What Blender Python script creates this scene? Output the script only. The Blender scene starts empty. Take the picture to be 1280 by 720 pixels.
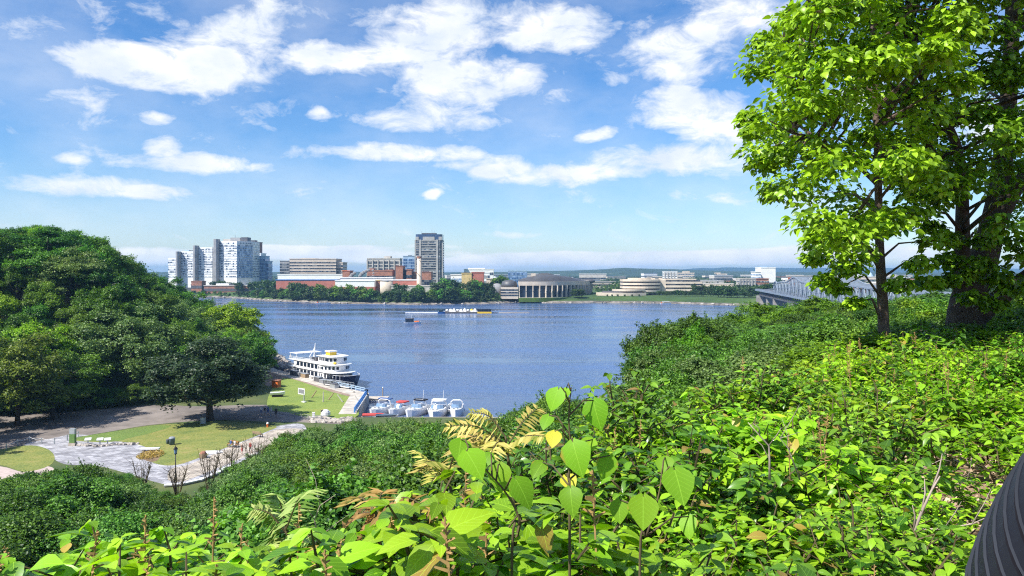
import bpy, math, random
import numpy as np
from mathutils import Vector, Matrix
from mathutils.geometry import tessellate_polygon
R = math.radians
H = 32.0; F = 960.0; HZ = 340.0
SC = bpy.context.scene; COL = SC.collection
random.seed(7); rng = np.random.default_rng(7)
def at(px, py, Y): return Vector(((px-640)/F*Y, Y, H-(py-HZ)/F*Y))
def G(px, py, z=2.5):
    Y = (H-z)*F/(py-HZ); return ((px-640)/F*Y, Y)
def lerp(a, b, t): return a+(b-a)*t
def sstep(t):
    t = max(0.0, min(1.0, t)); return t*t*(3-2*t)
def interp(pts, x):
    return float(np.interp(x, [p[0] for p in pts], [p[1] for p in pts]))

# ---------------------------------------------------------------- objects
def link(name, me, mat=None, parent=None, loc=None):
    o = bpy.data.objects.new(name, me); COL.objects.link(o)
    if mat is not None:
        for m in (mat if isinstance(mat, (list, tuple)) else [mat]): me.materials.append(m)
    if parent: o.parent = parent
    if loc is not None: o.location = loc
    return o
def tag(o, label=None, cat=None, group=None, kind=None):
    if label: o['label'] = label
    if cat: o['category'] = cat
    if group: o['group'] = group
    if kind: o['kind'] = kind
    return o
def thing(name, label, cat, loc=(0,0,0), rz=0, group=None):
    o = bpy.data.objects.new(name, None); COL.objects.link(o)
    o.empty_display_size = .2
    o.location = loc; o.rotation_euler = (0,0,rz)
    return tag(o, label, cat, group)
def dup(root, loc, rz=None, label=None, group=None, scale=None):
    kids = {}
    for ob in COL.objects:
        if ob.parent: kids.setdefault(ob.parent.name, []).append(ob)
    return dup_k(root, kids, loc, rz, label, group, scale)
def dup_k(root, kids, loc, rz=None, label=None, group=None, scale=None):
    r = root.copy(); COL.objects.link(r); r.location = loc
    if rz is not None: r.rotation_euler = (0,0,rz)
    if scale is not None: r.scale = scale if hasattr(scale, '__len__') else (scale,)*3
    if label: r['label'] = label
    if group: r['group'] = group
    for ch in kids.get(root.name, []):
        c = ch.copy(); COL.objects.link(c); c.parent = r
        for g in kids.get(ch.name, []):
            d = g.copy(); COL.objects.link(d); d.parent = c
    return r
def kidmap(root):
    k = {}
    for ob in COL.objects:
        if ob.parent: k.setdefault(ob.parent.name, []).append(ob)
    return k

class MB:
    def __init__(s): s.v = []; s.f = []; s.m = []
    def face(s, idx, mi=0): s.f.append(tuple(idx)); s.m.append(mi)
    def box(s, x0, x1, y0, y1, z0, z1, mi=0, M=None):
        b = len(s.v)
        p = [(x0,y0,z0),(x1,y0,z0),(x1,y1,z0),(x0,y1,z0),(x0,y0,z1),(x1,y0,z1),(x1,y1,z1),(x0,y1,z1)]
        s.v += [tuple(M @ Vector(q)) for q in p] if M is not None else p
        for q in ((0,3,2,1),(4,5,6,7),(0,1,5,4),(1,2,6,5),(2,3,7,6),(3,0,4,7)): s.face([b+i for i in q], mi)
        return s
    def bar(s, a, c, w, h=None, mi=0):
        a = Vector(a); c = Vector(c); d = c-a; L = d.length
        if L < 1e-6: return s
        q = d.to_track_quat('X', 'Z').to_matrix().to_4x4(); h = h or w
        return s.box(0, L, -w/2, w/2, -h/2, h/2, mi, Matrix.Translation(a) @ q)
    def tube(s, path, rad, n=6, mi=0, cap=True):
        P = [Vector(p) for p in path]
        if not hasattr(rad, '__len__'): rad = [rad]*len(P)
        b = len(s.v); up = Vector((0,0,1))
        for i, p in enumerate(P):
            d = (P[min(i+1,len(P)-1)] - P[max(i-1,0)])
            d = d.normalized() if d.length > 1e-9 else Vector((0,0,1))
            ref = up if abs(d.z) < .9 else Vector((0,1,0))
            if i == 0: u = d.cross(ref).normalized()
            else:
                u = (u - d*u.dot(d)); u = u.normalized() if u.length > 1e-6 else d.cross(ref).normalized()
            w = d.cross(u)
            for k in range(n):
                a = 2*math.pi*k/n
                s.v.append(tuple(p + (u*math.cos(a) + w*math.sin(a))*rad[i]))
        for i in range(len(P)-1):
            for k in range(n):
                s.face((b+i*n+k, b+i*n+(k+1)%n, b+(i+1)*n+(k+1)%n, b+(i+1)*n+k), mi)
        if cap:
            s.face([b+k for k in range(n)][::-1], mi); e = b+(len(P)-1)*n
            s.face([e+k for k in range(n)], mi)
        return s
    def lathe(s, prof, n=16, c=(0,0), mi=0):
        b = len(s.v)
        for r, z in prof:
            for k in range(n):
                a = 2*math.pi*k/n; s.v.append((c[0]+r*math.cos(a), c[1]+r*math.sin(a), z))
        for i in range(len(prof)-1):
            for k in range(n): s.face((b+i*n+k, b+i*n+(k+1)%n, b+(i+1)*n+(k+1)%n, b+(i+1)*n+k), mi)
        s.face([b+k for k in range(n)][::-1], mi); e = b+(len(prof)-1)*n; s.face([e+k for k in range(n)], mi)
        return s
    def prism(s, poly, z0, z1, mi=0):
        n = len(poly); b = len(s.v)
        area = sum(poly[i][0]*poly[(i+1)%n][1]-poly[(i+1)%n][0]*poly[i][1] for i in range(n))
        if area < 0: poly = poly[::-1]
        zt = z1 if hasattr(z1, '__len__') else [z1]*n
        s.v += [(p[0],p[1],z0) for p in poly] + [(p[0],p[1],zt[i]) for i, p in enumerate(poly)]
        for i in range(n): j = (i+1)%n; s.face((b+i, b+j, b+n+j, b+n+i), mi)
        tr = tessellate_polygon([[Vector((p[0],p[1],0)) for p in poly]])
        for t in tr:
            a0, a1, a2 = t
            ar = (poly[a1][0]-poly[a0][0])*(poly[a2][1]-poly[a0][1])-(poly[a2][0]-poly[a0][0])*(poly[a1][1]-poly[a0][1])
            if ar < 0: a1, a2 = a2, a1
            s.face((b+n+a0, b+n+a1, b+n+a2), mi); s.face((b+a0, b+a2, b+a1), mi)
        return s
    def ell(s, c, r, nu=12, nv=8, mi=0, M=None):
        b = len(s.v)
        for j in range(nv+1):
            t = math.pi*j/nv
            for i in range(nu):
                a = 2*math.pi*i/nu
                q = Vector((c[0]+r[0]*math.sin(t)*math.cos(a), c[1]+r[1]*math.sin(t)*math.sin(a), c[2]+r[2]*math.cos(t)))
                s.v.append(tuple(M @ q if M is not None else q))
        for j in range(nv):
            for i in range(nu): s.face((b+j*nu+i, b+(j+1)*nu+i, b+(j+1)*nu+(i+1)%nu, b+j*nu+(i+1)%nu), mi)
        return s
    def mesh(s, name, smooth=False):
        me = bpy.data.meshes.new(name); me.from_pydata(s.v, [], s.f); me.polygons.foreach_set('material_index', s.m)
        if smooth: me.polygons.foreach_set('use_smooth', [True]*len(s.f))
        me.update(); return me
    def build(s, name, mat, parent=None, loc=None, smooth=False):
        return link(name, s.mesh(name, smooth), mat, parent, loc)

def smooth_poly(pts, k=4, closed=True):
    out = []; n = len(pts)
    for i in range(n if closed else n-1):
        p0, p1, p2, p3 = (pts[(i-1)%n], pts[i], pts[(i+1)%n], pts[(i+2)%n]) if closed else (pts[max(i-1,0)], pts[i], pts[i+1], pts[min(i+2,n-1)])
        for j in range(k):
            t = j/k
            out.append(tuple(0.5*(2*p1[a]+(p2[a]-p0[a])*t+(2*p0[a]-5*p1[a]+4*p2[a]-p3[a])*t*t+(3*p1[a]-p0[a]-3*p2[a]+p3[a])*t**3) for a in range(len(p1))))
    if not closed: out.append(tuple(pts[-1]))
    return out

# ---------------------------------------------------------------- instanced template meshes (numpy)
def rotmats(nrm, spin=None, r=rng):
    """columns: x across, y along, z = normal"""
    N = len(nrm); z = nrm/np.linalg.norm(nrm, axis=1, keepdims=True)
    t = r.normal(size=(N,3)) if spin is None else spin
    y = t - z*np.sum(t*z, axis=1, keepdims=True); y /= np.linalg.norm(y, axis=1, keepdims=True)+1e-9
    x = np.cross(y, z)
    return np.stack([x, y, z], axis=2)
def inst_mesh(name, tv, tf, rot, pos, scale, tint=None, uv=None):
    N = len(pos); nv = len(tv); tv = np.asarray(tv, float)
    sc = np.asarray(scale, float)
    if sc.ndim == 1: V = tv[None]*sc[:,None,None]
    else: V = tv[None]*sc[:,None,:]
    V = np.einsum('nij,nvj->nvi', rot, V) + pos[:,None,:]
    me = bpy.data.meshes.new(name); me.vertices.add(N*nv); me.vertices.foreach_set('co', V.astype(np.float32).ravel())
    ln = [len(f) for f in tf]; flat = np.array([i for f in tf for i in f], np.int64); L = len(flat)
    idx = (flat[None]+np.arange(N)[:,None]*nv).ravel()
    me.loops.add(N*L); me.loops.foreach_set('vertex_index', idx.astype(np.int32))
    st = np.concatenate([[0], np.cumsum(ln)[:-1]]); starts = (st[None]+np.arange(N)[:,None]*L).ravel()
    me.polygons.add(N*len(tf)); me.polygons.foreach_set('loop_start', starts.astype(np.int32))
    me.polygons.foreach_set('loop_total', np.tile(ln, N).astype(np.int32))
    if uv is not None:
        u = me.uv_layers.new(name='UVMap'); uvl = np.asarray(uv, float)[flat]
        u.data.foreach_set('uv', np.tile(uvl, (N,1)).astype(np.float32).ravel())
    if tint is not None:
        a = me.attributes.new('tint', 'FLOAT', 'FACE'); a.data.foreach_set('value', np.repeat(tint, len(tf)).astype(np.float32))
    me.update(calc_edges=True); me.validate(); return me
# small folded leaf: 2 triangles
LV2 = [(0,-.5,0),(.34,-.02,.1),(0,.5,-.03),(-.34,-.02,.1)]; LF2 = [(0,1,2),(0,2,3)]
# broad leaf, ovate, folded along its midrib and drooping at the tip
def leaf_template(W=.42, fold=.12, droop=.22, heart=False, n=5):
    ts = [0,.1,.32,.58,.82,1.0]; ws = [.0,.55,1.0,.86,.42,0] if not heart else [.10,.80,1.0,.80,.40,0]
    V = []; UV = []; Fc = []
    for t, w in zip(ts, ws):
        zc = -droop*t*t
        yb = t if not (heart and t < .2) else t
        V += [(-W*w, yb-(.12 if heart and t == 0 else 0), zc+fold*w), (0, yb, zc), (W*w, yb-(.12 if heart and t == 0 else 0), zc+fold*w)]
        UV += [(.5-.5*w, t), (.5, t), (.5+.5*w, t)]
    for i in range(len(ts)-1):
        a = i*3; Fc += [(a, a+1, a+4, a+3), (a+1, a+2, a+5, a+4)]
    return V, Fc, UV
# ---------------------------------------------------------------- materials
def newmat(name):
    m = bpy.data.materials.new(name); m.use_nodes = True
    nt = m.node_tree; return m, nt, nt.nodes['Principled BSDF'], nt.nodes['Material Output']
def nd(nt, typ, **kw):
    n = nt.nodes.new(typ)
    for k, v in kw.items():
        if k.startswith('i_'): n.inputs[int(k[2:]) if k[2:].isdigit() else k[2:].replace('_', ' ')].default_value = v
        else: setattr(n, k, v)
    return n
def mth(nt, op, a, b=None, c=None, clamp=False):
    n = nt.nodes.new('ShaderNodeMath'); n.operation = op; n.use_clamp = clamp
    for i, v in enumerate((a, b, c)):
        if v is None: continue
        if isinstance(v, (int, float)): n.inputs[i].default_value = v
        else: nt.links.new(v, n.inputs[i])
    return n.outputs[0]
def mixc(nt, f, a, b, mode='MIX'):
    n = nt.nodes.new('ShaderNodeMix'); n.data_type = 'RGBA'; n.blend_type = mode
    for i, v in ((0, f), (6, a), (7, b)):
        if isinstance(v, (int, float)): n.inputs[i].default_value = v
        elif isinstance(v, tuple): n.inputs[i].default_value = v+(1,) if len(v) == 3 else v
        else: nt.links.new(v, n.inputs[i])
    return n.outputs[2]
def ramp(nt, fac, stops, interp='LINEAR'):
    r = nt.nodes.new('ShaderNodeValToRGB'); r.color_ramp.interpolation = interp
    e = r.color_ramp.elements
    while len(e) < len(stops): e.new(.5)
    for i, (p, c) in enumerate(stops): e[i].position = p; e[i].color = tuple(c)+(1,) if len(c) == 3 else c
    nt.links.new(fac, r.inputs[0]); return r.outputs[0]
def noise(nt, vec, scale, detail=4, rough=.55, dist=0):
    n = nd(nt, 'ShaderNodeTexNoise'); n.inputs['Scale'].default_value = scale; n.inputs['Detail'].default_value = detail
    n.inputs['Roughness'].default_value = rough; n.inputs['Distortion'].default_value = dist
    if vec is not None: nt.links.new(vec, n.inputs['Vector'])
    return n.outputs['Fac']
def coord(nt, which='Object'):
    return nt.nodes.new('ShaderNodeTexCoord').outputs[which]
def geopos(nt): return nt.nodes.new('ShaderNodeNewGeometry').outputs['Position']
def mat(name, col, rough=.7, metal=0, var=.25, scale=.5, spec=.4, bump=0, bscale=None, col2=None, trans=0):
    m, nt, b, o = newmat(name)
    v = coord(nt); f = noise(nt, v, scale, 5, .6)
    c2 = col2 or tuple(x*(1-var) for x in col); c1 = tuple(min(1, x*(1+var*.4)) for x in col)
    nt.links.new(ramp(nt, f, [(.3, c2), (.7, c1)]), b.inputs['Base Color'])
    b.inputs['Roughness'].default_value = rough; b.inputs['Metallic'].default_value = metal
    b.inputs['Specular IOR Level'].default_value = spec
    if bump:
        bn = nd(nt, 'ShaderNodeBump'); bn.inputs['Strength'].default_value = bump; bn.inputs['Distance'].default_value = .05
        nt.links.new(noise(nt, v, bscale or scale*6, 4), bn.inputs['Height']); nt.links.new(bn.outputs[0], b.inputs['Normal'])
    return m
def leafmat(name, dark, light, hue=.02, transl=.3, rough=.45, spec=.35, veins=False, edge=None, sat=1.0, old=None, vr=.45):
    m, nt, b, out = newmat(name)
    a = nd(nt, 'ShaderNodeAttribute'); a.attribute_name = 'tint'
    oi = nd(nt, 'ShaderNodeObjectInfo')
    c = ramp(nt, a.outputs['Fac'], [(0, dark), (.75, light), (1, tuple(min(1, x*1.2) for x in light))] if not old else [(0, dark), (.7, light), (.955, tuple(min(1, x*1.15) for x in light)), (.985, old)])
    hs = nd(nt, 'ShaderNodeHueSaturation'); nt.links.new(c, hs.inputs['Color'])
    nt.links.new(mth(nt, 'MULTIPLY_ADD', oi.outputs['Random'], hue*2, .5-hue), hs.inputs['Hue'])
    nt.links.new(mth(nt, 'MULTIPLY_ADD', mth(nt, 'FRACT', mth(nt, 'MULTIPLY', oi.outputs['Random'], 7.31)), vr, 1.0-vr/2), hs.inputs['Value'])
    hs.inputs['Saturation'].default_value = sat
    c = hs.outputs[0]
    if veins:
        uv = nd(nt, 'ShaderNodeUVMap'); s = nd(nt, 'ShaderNodeSeparateXYZ'); nt.links.new(uv.outputs[0], s.inputs[0])
        au = mth(nt, 'ABSOLUTE', mth(nt, 'SUBTRACT', s.outputs[0], .5))
        mid = mth(nt, 'LESS_THAN', au, .014)
        w = mth(nt, 'FRACT', mth(nt, 'MULTIPLY', mth(nt, 'SUBTRACT', s.outputs[1], mth(nt, 'MULTIPLY', au, .75)), 7.0))
        side = mth(nt, 'MULTIPLY', mth(nt, 'LESS_THAN', w, .10), .75)
        vm = mth(nt, 'MAXIMUM', mid, side)
        c = mixc(nt, mth(nt, 'MULTIPLY', vm, .5), c, tuple(min(1, x*1.35+.03) for x in light))
        if edge:
            em = mth(nt, 'MULTIPLY', mth(nt, 'SUBTRACT', au, .36), 7, clamp=True)
            nz = noise(nt, coord(nt), 9, 3)
            em = mth(nt, 'MULTIPLY', em, mth(nt, 'GREATER_THAN', nz, .55))
            c = mixc(nt, em, c, edge)
        bn = nd(nt, 'ShaderNodeBump'); bn.inputs['Strength'].default_value = .4; bn.inputs['Distance'].default_value = .004
        nt.links.new(vm, bn.inputs['Height']); nt.links.new(bn.outputs[0], b.inputs['Normal'])
    nt.links.new(c, b.inputs['Base Color']); b.inputs['Roughness'].default_value = rough
    b.inputs['Specular IOR Level'].default_value = spec
    t = nd(nt, 'ShaderNodeBsdfTranslucent')
    tc = mixc(nt, 1.0, c, (1.15, 1.25, .45), 'MULTIPLY'); nt.links.new(tc, t.inputs[0])
    mx = nd(nt, 'ShaderNodeMixShader'); mx.inputs[0].default_value = transl
    nt.links.new(b.outputs[0], mx.inputs[1]); nt.links.new(t.outputs[0], mx.inputs[2]); nt.links.new(mx.outputs[0], out.inputs['Surface'])
    return m
def winmat(name, glass, blind, sx=3.0, sz=3.4, frac=.5, rough=.15):
    """ribbon of panes: some dark, some with blinds, pattern in object space"""
    m, nt, b, out = newmat(name)
    p = coord(nt); s = nd(nt, 'ShaderNodeSeparateXYZ'); nt.links.new(p, s.inputs[0])
    u = mth(nt, 'DIVIDE', mth(nt, 'ADD', s.outputs[0], s.outputs[1]), sx); w = mth(nt, 'DIVIDE', s.outputs[2], sz)
    cb = nd(nt, 'ShaderNodeCombineXYZ'); nt.links.new(mth(nt, 'FLOOR', u), cb.inputs[0]); nt.links.new(mth(nt, 'FLOOR', w), cb.inputs[1])
    wn = nd(nt, 'ShaderNodeTexWhiteNoise'); wn.noise_dimensions = '2D'; nt.links.new(cb.outputs[0], wn.inputs['Vector'])
    f = mth(nt, 'LESS_THAN', wn.outputs['Value'], frac)
    sh = mixc(nt, mth(nt, 'FRACT', mth(nt, 'MULTIPLY', wn.outputs['Value'], 13.7)), tuple(x*.55 for x in blind), blind)
    c = mixc(nt, f, glass, sh)
    mull = mth(nt, 'LESS_THAN', mth(nt, 'FRACT', u), .12)
    c = mixc(nt, mull, c, tuple(x*.8 for x in blind))
    nt.links.new(c, b.inputs['Base Color']); b.inputs['Roughness'].default_value = rough
    b.inputs['Specular IOR Level'].default_value = .6
    return m
M = {}
M['conc'] = mat('concrete_pale', (.50,.47,.42), .85, scale=.15)
M['white'] = mat('white_panel', (.78,.78,.76), .6, var=.1, scale=.2)
M['tan'] = mat('tan_stone', (.62,.53,.42), .85, scale=.12)
M['tan2'] = mat('tan_precast', (.50,.43,.35), .85, scale=.12)
M['brick'] = mat('brown_brick', (.36,.17,.11), .9, scale=.3, var=.4)
M['red'] = mat('red_cladding', (.42,.15,.11), .7, scale=.2, var=.2)
M['tower'] = mat('tower_precast', (.24,.235,.225), .8, scale=.2)
M['towerlt'] = mat('tower_spandrel', (.38,.37,.35), .8, scale=.2)
M['edgemetal'] = mat('worn_edge', (.05,.055,.065), .35, metal=.5, scale=6)  # lighter colour standing in for the sky's glint along the slat edges
M['grey'] = mat('grey_concrete', (.30,.30,.30), .8, scale=.2)
M['dgrey'] = mat('dark_grey', (.10,.10,.11), .6, scale=.3)
M['copper'] = mat('weathered_roof_metal', (.10,.10,.105), .5, metal=.2, scale=.1)
M['blueglass'] = winmat('blue_glass', (.05,.11,.24), (.22,.34,.55), 2.5, 3.5, .5, .1)
M['whitewin'] = winmat('blinded_glass', (.06,.09,.14), (.75,.77,.78), 1.8, 3.4, .62)
M['darkwin'] = winmat('dark_ribbon_glass', (.02,.03,.05), (.16,.17,.18), 3.0, 3.5, .3)
M['midwin'] = winmat('grey_ribbon_glass', (.05,.07,.11), (.42,.43,.42), 2.4, 3.5, .45)
M['sidewin'] = winmat('sky_blue_glass', (.14,.24,.40), (.50,.62,.76), 1.8, 3.4, .5)
M['crown'] = mat('navy_crown_glass', (.03,.06,.14), .15, scale=.3, spec=.7)
M['yellow'] = mat('ochre_wall', (.60,.45,.20), .85, scale=.2)
M['blue'] = mat('blue_trim', (.06,.20,.50), .5, scale=.3)
M['ltblue'] = mat('pale_blue_metal', (.35,.48,.62), .5, scale=.3)
M['steel'] = mat('bridge_steel', (.25,.30,.36), .5, metal=.1, scale=.3)
M['stone'] = mat('pier_masonry', (.30,.28,.25), .9, scale=.4, var=.4, bump=.4)
M['fargrass'] = mat('far_lawn', (.07,.13,.02), .95, scale=.08, var=.4)
M['black'] = mat('black_paint', (.010,.010,.014), .45, scale=2, spec=.25)
M['bark'] = mat('bark', (.14,.10,.075), .95, scale=5, var=.55, bump=.9, bscale=22)
M['barkd'] = mat('bark_dark', (.075,.058,.045), .95, scale=4, var=.5, bump=.9, bscale=18)
M['twig'] = mat('twig', (.11,.085,.04), .9, scale=8, var=.5)
M['deadtwig'] = mat('dead_twig', (.36,.29,.24), .9, scale=8, var=.4)
M['gel'] = mat('white_gelcoat', (.80,.80,.80), .25, var=.05, scale=.6, spec=.5)
M['redcanvas'] = mat('red_canvas', (.50,.07,.06), .8, scale=2)
M['tint'] = mat('smoked_window', (.02,.03,.05), .08, scale=1, spec=.7)
M['clearish'] = mat('boat_windscreen', (.16,.26,.40), .08, scale=2, spec=.8)
M['wood'] = mat('weathered_wood', (.33,.24,.15), .8, scale=3, var=.4)
M['deck'] = mat('dock_boards', (.50,.45,.38), .85, scale=2, var=.3)
M['skin'] = mat('skin', (.50,.30,.21), .6, scale=4, var=.1)
M['cl_blue'] = mat('cloth_blue', (.06,.12,.30), .9, scale=4)
M['cl_white'] = mat('cloth_white', (.70,.70,.70), .9, scale=4)
M['cl_red'] = mat('cloth_red', (.45,.06,.06), .9, scale=4)
M['cl_black'] = mat('cloth_black', (.02,.02,.025), .9, scale=4)
M['cl_grey'] = mat('cloth_grey', (.22,.23,.25), .9, scale=4)
M['hair'] = mat('hair', (.04,.025,.015), .7, scale=6)
M['orange'] = mat('orange_paint', (.65,.16,.03), .6, scale=2)
M['ylw'] = mat('yellow_paint', (.75,.50,.04), .5, scale=2)
M['galv'] = mat('galvanised', (.42,.45,.48), .45, metal=.4, scale=2)
M['rock'] = mat('shore_rock', (.42,.38,.34), .95, scale=1.2, var=.45, bump=.8, bscale=4)
M['bin'] = mat('bin_blue_grey', (.10,.15,.20), .6, scale=3)
M['cutstone'] = mat('cut_stone', (.46,.40,.33), .9, scale=1.5, var=.4, bump=.5)
# foliage
M['hillleaf'] = leafmat('hill_leaves', (.018,.06,.006), (.135,.285,.02), .026, vr=.8)
M['oliveleaf'] = leafmat('grey_green_leaves', (.05,.12,.03), (.22,.34,.09), .018)
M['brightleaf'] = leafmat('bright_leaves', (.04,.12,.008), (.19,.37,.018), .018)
M['yglleaf'] = leafmat('yellow_green_leaves', (.06,.15,.006), (.26,.45,.016), .018, vr=.5)
M['darkleaf'] = leafmat('dark_maple_leaves', (.014,.036,.013), (.060,.105,.036), .006, spec=.5)
M['autleaf'] = leafmat('turning_leaves', (.045,.08,.01), (.16,.20,.02), .02)
M['farleaf'] = leafmat('far_shore_leaves', (.014,.038,.010), (.058,.118,.020), .02)
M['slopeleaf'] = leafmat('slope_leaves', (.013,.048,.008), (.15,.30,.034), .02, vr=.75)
M['linden'] = leafmat('linden_leaves', (.018,.07,.006), (.29,.49,.025), .008, .35, .38, .45)
M['lindenb'] = leafmat('linden_leaves_second', (.015,.058,.005), (.25,.44,.024), .008, .35, .38, .45)
M['shrub'] = leafmat('shrub_leaves', (.045,.15,.006), (.36,.60,.022), .016, .35, .40, .45, veins=True, old=(.42,.30,.06))
M['shrub2'] = leafmat('second_shrub_leaves', (.035,.12,.012), (.28,.52,.03), .012, .3, .38, .5, veins=True, old=(.30,.20,.06))
M['shrub3'] = leafmat('glossy_dark_shrub_leaves', (.02,.08,.008), (.17,.36,.022), .012, .3, .3, .55, veins=True, old=(.30,.20,.06))
M['spike'] = mat('seed_spike', (.34,.22,.08), .9, scale=20, var=.4)
M['bigleaf'] = leafmat('basswood_leaves', (.11,.29,.010), (.24,.45,.022), .008, .4, .5, .22, veins=True, edge=(.42,.24,.05))
M['sumac'] = leafmat('yellowing_sumac', (.22,.26,.03), (.62,.50,.16), .02, .35)
M['sumacred'] = leafmat('rusty_sumac', (.24,.16,.04), (.44,.30,.10), .02, .35)
M['sumacgreen'] = leafmat('green_sumac', (.12,.25,.03), (.40,.50,.16), .02, .35)
# ---------------------------------------------------------------- sky, sun, camera
SUN = Vector((-.68, -.52, .98)).normalized()
sun_el = math.asin(SUN.z); sun_az = math.atan2(SUN.x, SUN.y)
W = bpy.data.worlds.new('World'); SC.world = W; W.use_nodes = True
def build_world():
    nt = W.node_tree; bg = nt.nodes['Background']
    sky = nd(nt, 'ShaderNodeTexSky'); sky.sky_type = 'NISHITA'; sky.sun_disc = False
    sky.sun_elevation = sun_el; sky.sun_rotation = sun_az; sky.altitude = 50
    sky.air_density = 1.0; sky.dust_density = .4; sky.ozone_density = 3.0
    gen = coord(nt, 'Generated'); s = nd(nt, 'ShaderNodeSeparateXYZ'); nt.links.new(gen, s.inputs[0])
    az = mth(nt, 'ARCTAN2', s.outputs[0], s.outputs[1]); el = mth(nt, 'ARCSINE', s.outputs[2])
    cb = nd(nt, 'ShaderNodeCombineXYZ'); nt.links.new(az, cb.inputs[0]); nt.links.new(mth(nt, 'MULTIPLY', el, 1.9), cb.inputs[1])
    v = cb.outputs[0]
    wa = noise(nt, v, 7, 5, .55); off = nd(nt, 'ShaderNodeVectorMath'); off.operation = 'ADD'; nt.links.new(v, off.inputs[0]); off.inputs[1].default_value = (5.3, 2.1, 1)
    wb = noise(nt, off.outputs[0], 7, 5, .55)
    azw = mth(nt, 'MULTIPLY_ADD', mth(nt, 'SUBTRACT', wa, .5), .10, az)
    elw = mth(nt, 'MULTIPLY_ADD', mth(nt, 'SUBTRACT', wb, .5), mth(nt, 'MULTIPLY_ADD', el, .14, .006), el)
    # cumulus banks: (px, py, rx, ry, weight) of the sky seen from the terrace, as azimuth and elevation
    blobs = [(220,86,120,26,1.1),(290,58,80,34,.85),(175,85,95,24,1.1),(345,16,62,22,.75),(120,18,60,14,.35),(30,38,60,14,.42),
             (195,20,40,10,.4),(95,126,110,16,.26),
             (410,72,48,20,1.0),(495,66,72,26,1.05),(560,28,60,38,1.0),(560,110,56,30,1.2),(625,94,50,26,1.0),(545,152,90,14,.7),(475,20,48,14,.55),
             (500,190,95,10,1.0),(600,206,60,14,.9),(690,218,95,13,1.0),(800,200,110,18,.6),(905,195,80,26,.7),
             (697,30,72,26,1.3),(845,62,66,34,.95),(930,20,60,30,.9),(870,140,66,24,1.15),(905,165,50,12,.5),(865,98,22,26,.6),
             (205,180,30,11,1.1),(197,150,26,7,.9),(235,202,95,13,1.0),(120,232,110,14,1.05),(200,243,40,10,.7),(80,198,28,6,.6),(345,210,18,8,.6),
             (401,144,18,7,.8),(375,190,30,8,.35),(540,245,13,7,1.0),(740,166,30,9,1.1),(770,100,26,10,.45),(700,112,30,12,.45),
             (640,294,50,4,.55),(900,245,110,8,.4),(985,252,60,8,.5),
             (190,320,80,11,1.5),(350,316,80,9,1.4),(440,318,80,10,1.5),(560,331,70,8,1.3),(630,327,60,9,1.4),(700,325,70,10,1.5),(770,328,70,9,1.3),(830,323,90,10,1.5),(930,321,80,10,1.5),(1010,318,70,11,1.5),(1100,316,90,10,1.2),(720,318,200,4,.55),(450,308,160,3,.5),
             (1080,120,80,40,.5),(1230,150,80,40,.7),(1150,270,90,18,.5),(600,355,900,10,.18)]
    tot = None
    for px, py, rx, ry, w in blobs:
        a0 = math.atan((px-640)/F); e0 = math.atan((HZ-py)/F*math.cos(a0))
        ra = rx/F*math.cos(a0)**2*1.25; re = ry/F*math.cos(a0)*1.25
        dx = mth(nt, 'MULTIPLY', mth(nt, 'SUBTRACT', azw, a0), 1/ra); dy = mth(nt, 'MULTIPLY', mth(nt, 'SUBTRACT', elw, e0), 1/re)
        d = mth(nt, 'ADD', mth(nt, 'MULTIPLY', dx, dx), mth(nt, 'MULTIPLY', dy, dy))
        f = mth(nt, 'MULTIPLY', mth(nt, 'SUBTRACT', 1.0, d, clamp=True), w)
        tot = f if tot is None else mth(nt, 'MAXIMUM', tot, f) if False else mth(nt, 'ADD', tot, f)
    # free clouds over the rest of the sky, outside that sector
    far = noise(nt, v, 2.2, 6, .6)
    outside = mth(nt, 'MULTIPLY', mth(nt, 'SUBTRACT', mth(nt, 'ABSOLUTE', az), .62), 4, clamp=True)
    high = mth(nt, 'MULTIPLY', mth(nt, 'SUBTRACT', el, .38), 6, clamp=True)
    tot = mth(nt, 'ADD', tot, mth(nt, 'MULTIPLY', mth(nt, 'MAXIMUM', outside, high), mth(nt, 'MULTIPLY', mth(nt, 'SUBTRACT', far, .52), 6, clamp=True)))
    fine = noise(nt, v, 17, 10, .66, .4)
    dens = mth(nt, 'ADD', mth(nt, 'MINIMUM', tot, 1.0), mth(nt, 'MULTIPLY', mth(nt, 'SUBTRACT', fine, .5), 2.8))
    veil = noise(nt, v, 4, 6, .6)
    dens = mth(nt, 'MULTIPLY', mth(nt, 'SUBTRACT', dens, .10), 1.15, clamp=True)
    dens = mth(nt, 'SMOOTH_MIN', dens, 1.0, .1)
    dens = mth(nt, 'MULTIPLY', dens, .97)
    vl = mth(nt, 'MULTIPLY', mth(nt, 'MULTIPLY', mth(nt, 'SUBTRACT', veil, .38), 1.8, clamp=True), .55)
    dens = mth(nt, 'MAXIMUM', dens, vl)
    # keep the horizon clear-edged
    shade = noise(nt, v, 13, 5, .55)
    ccol = ramp(nt, shade, [(.33, CL_LO), (.62, CL_HI)])
    skyc = mixc(nt, 1.0, sky.outputs[0], SKY_TINT, 'MULTIPLY')
    sat = nd(nt, 'ShaderNodeHueSaturation'); sat.inputs['Saturation'].default_value = SKY_SAT; nt.links.new(skyc, sat.inputs['Color'])
    c = mixc(nt, dens, sat.outputs[0], ccol)
    nt.links.new(c, bg.inputs[0]); bg.inputs[1].default_value = .088
CL_HI = (7.7, 7.8, 7.9); CL_LO = (5.7, 6.3, 7.2); SKY_TINT = (.90, .99, 1.14); SKY_SAT = 1.18
build_world(); W.cycles.sampling_method = 'MANUAL'; W.cycles.sample_map_resolution = 512
sd = bpy.data.lights.new('sun', 'SUN'); sd.energy = 5.0; sd.angle = R(.5); sd.color = (1, .95, .87)
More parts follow.
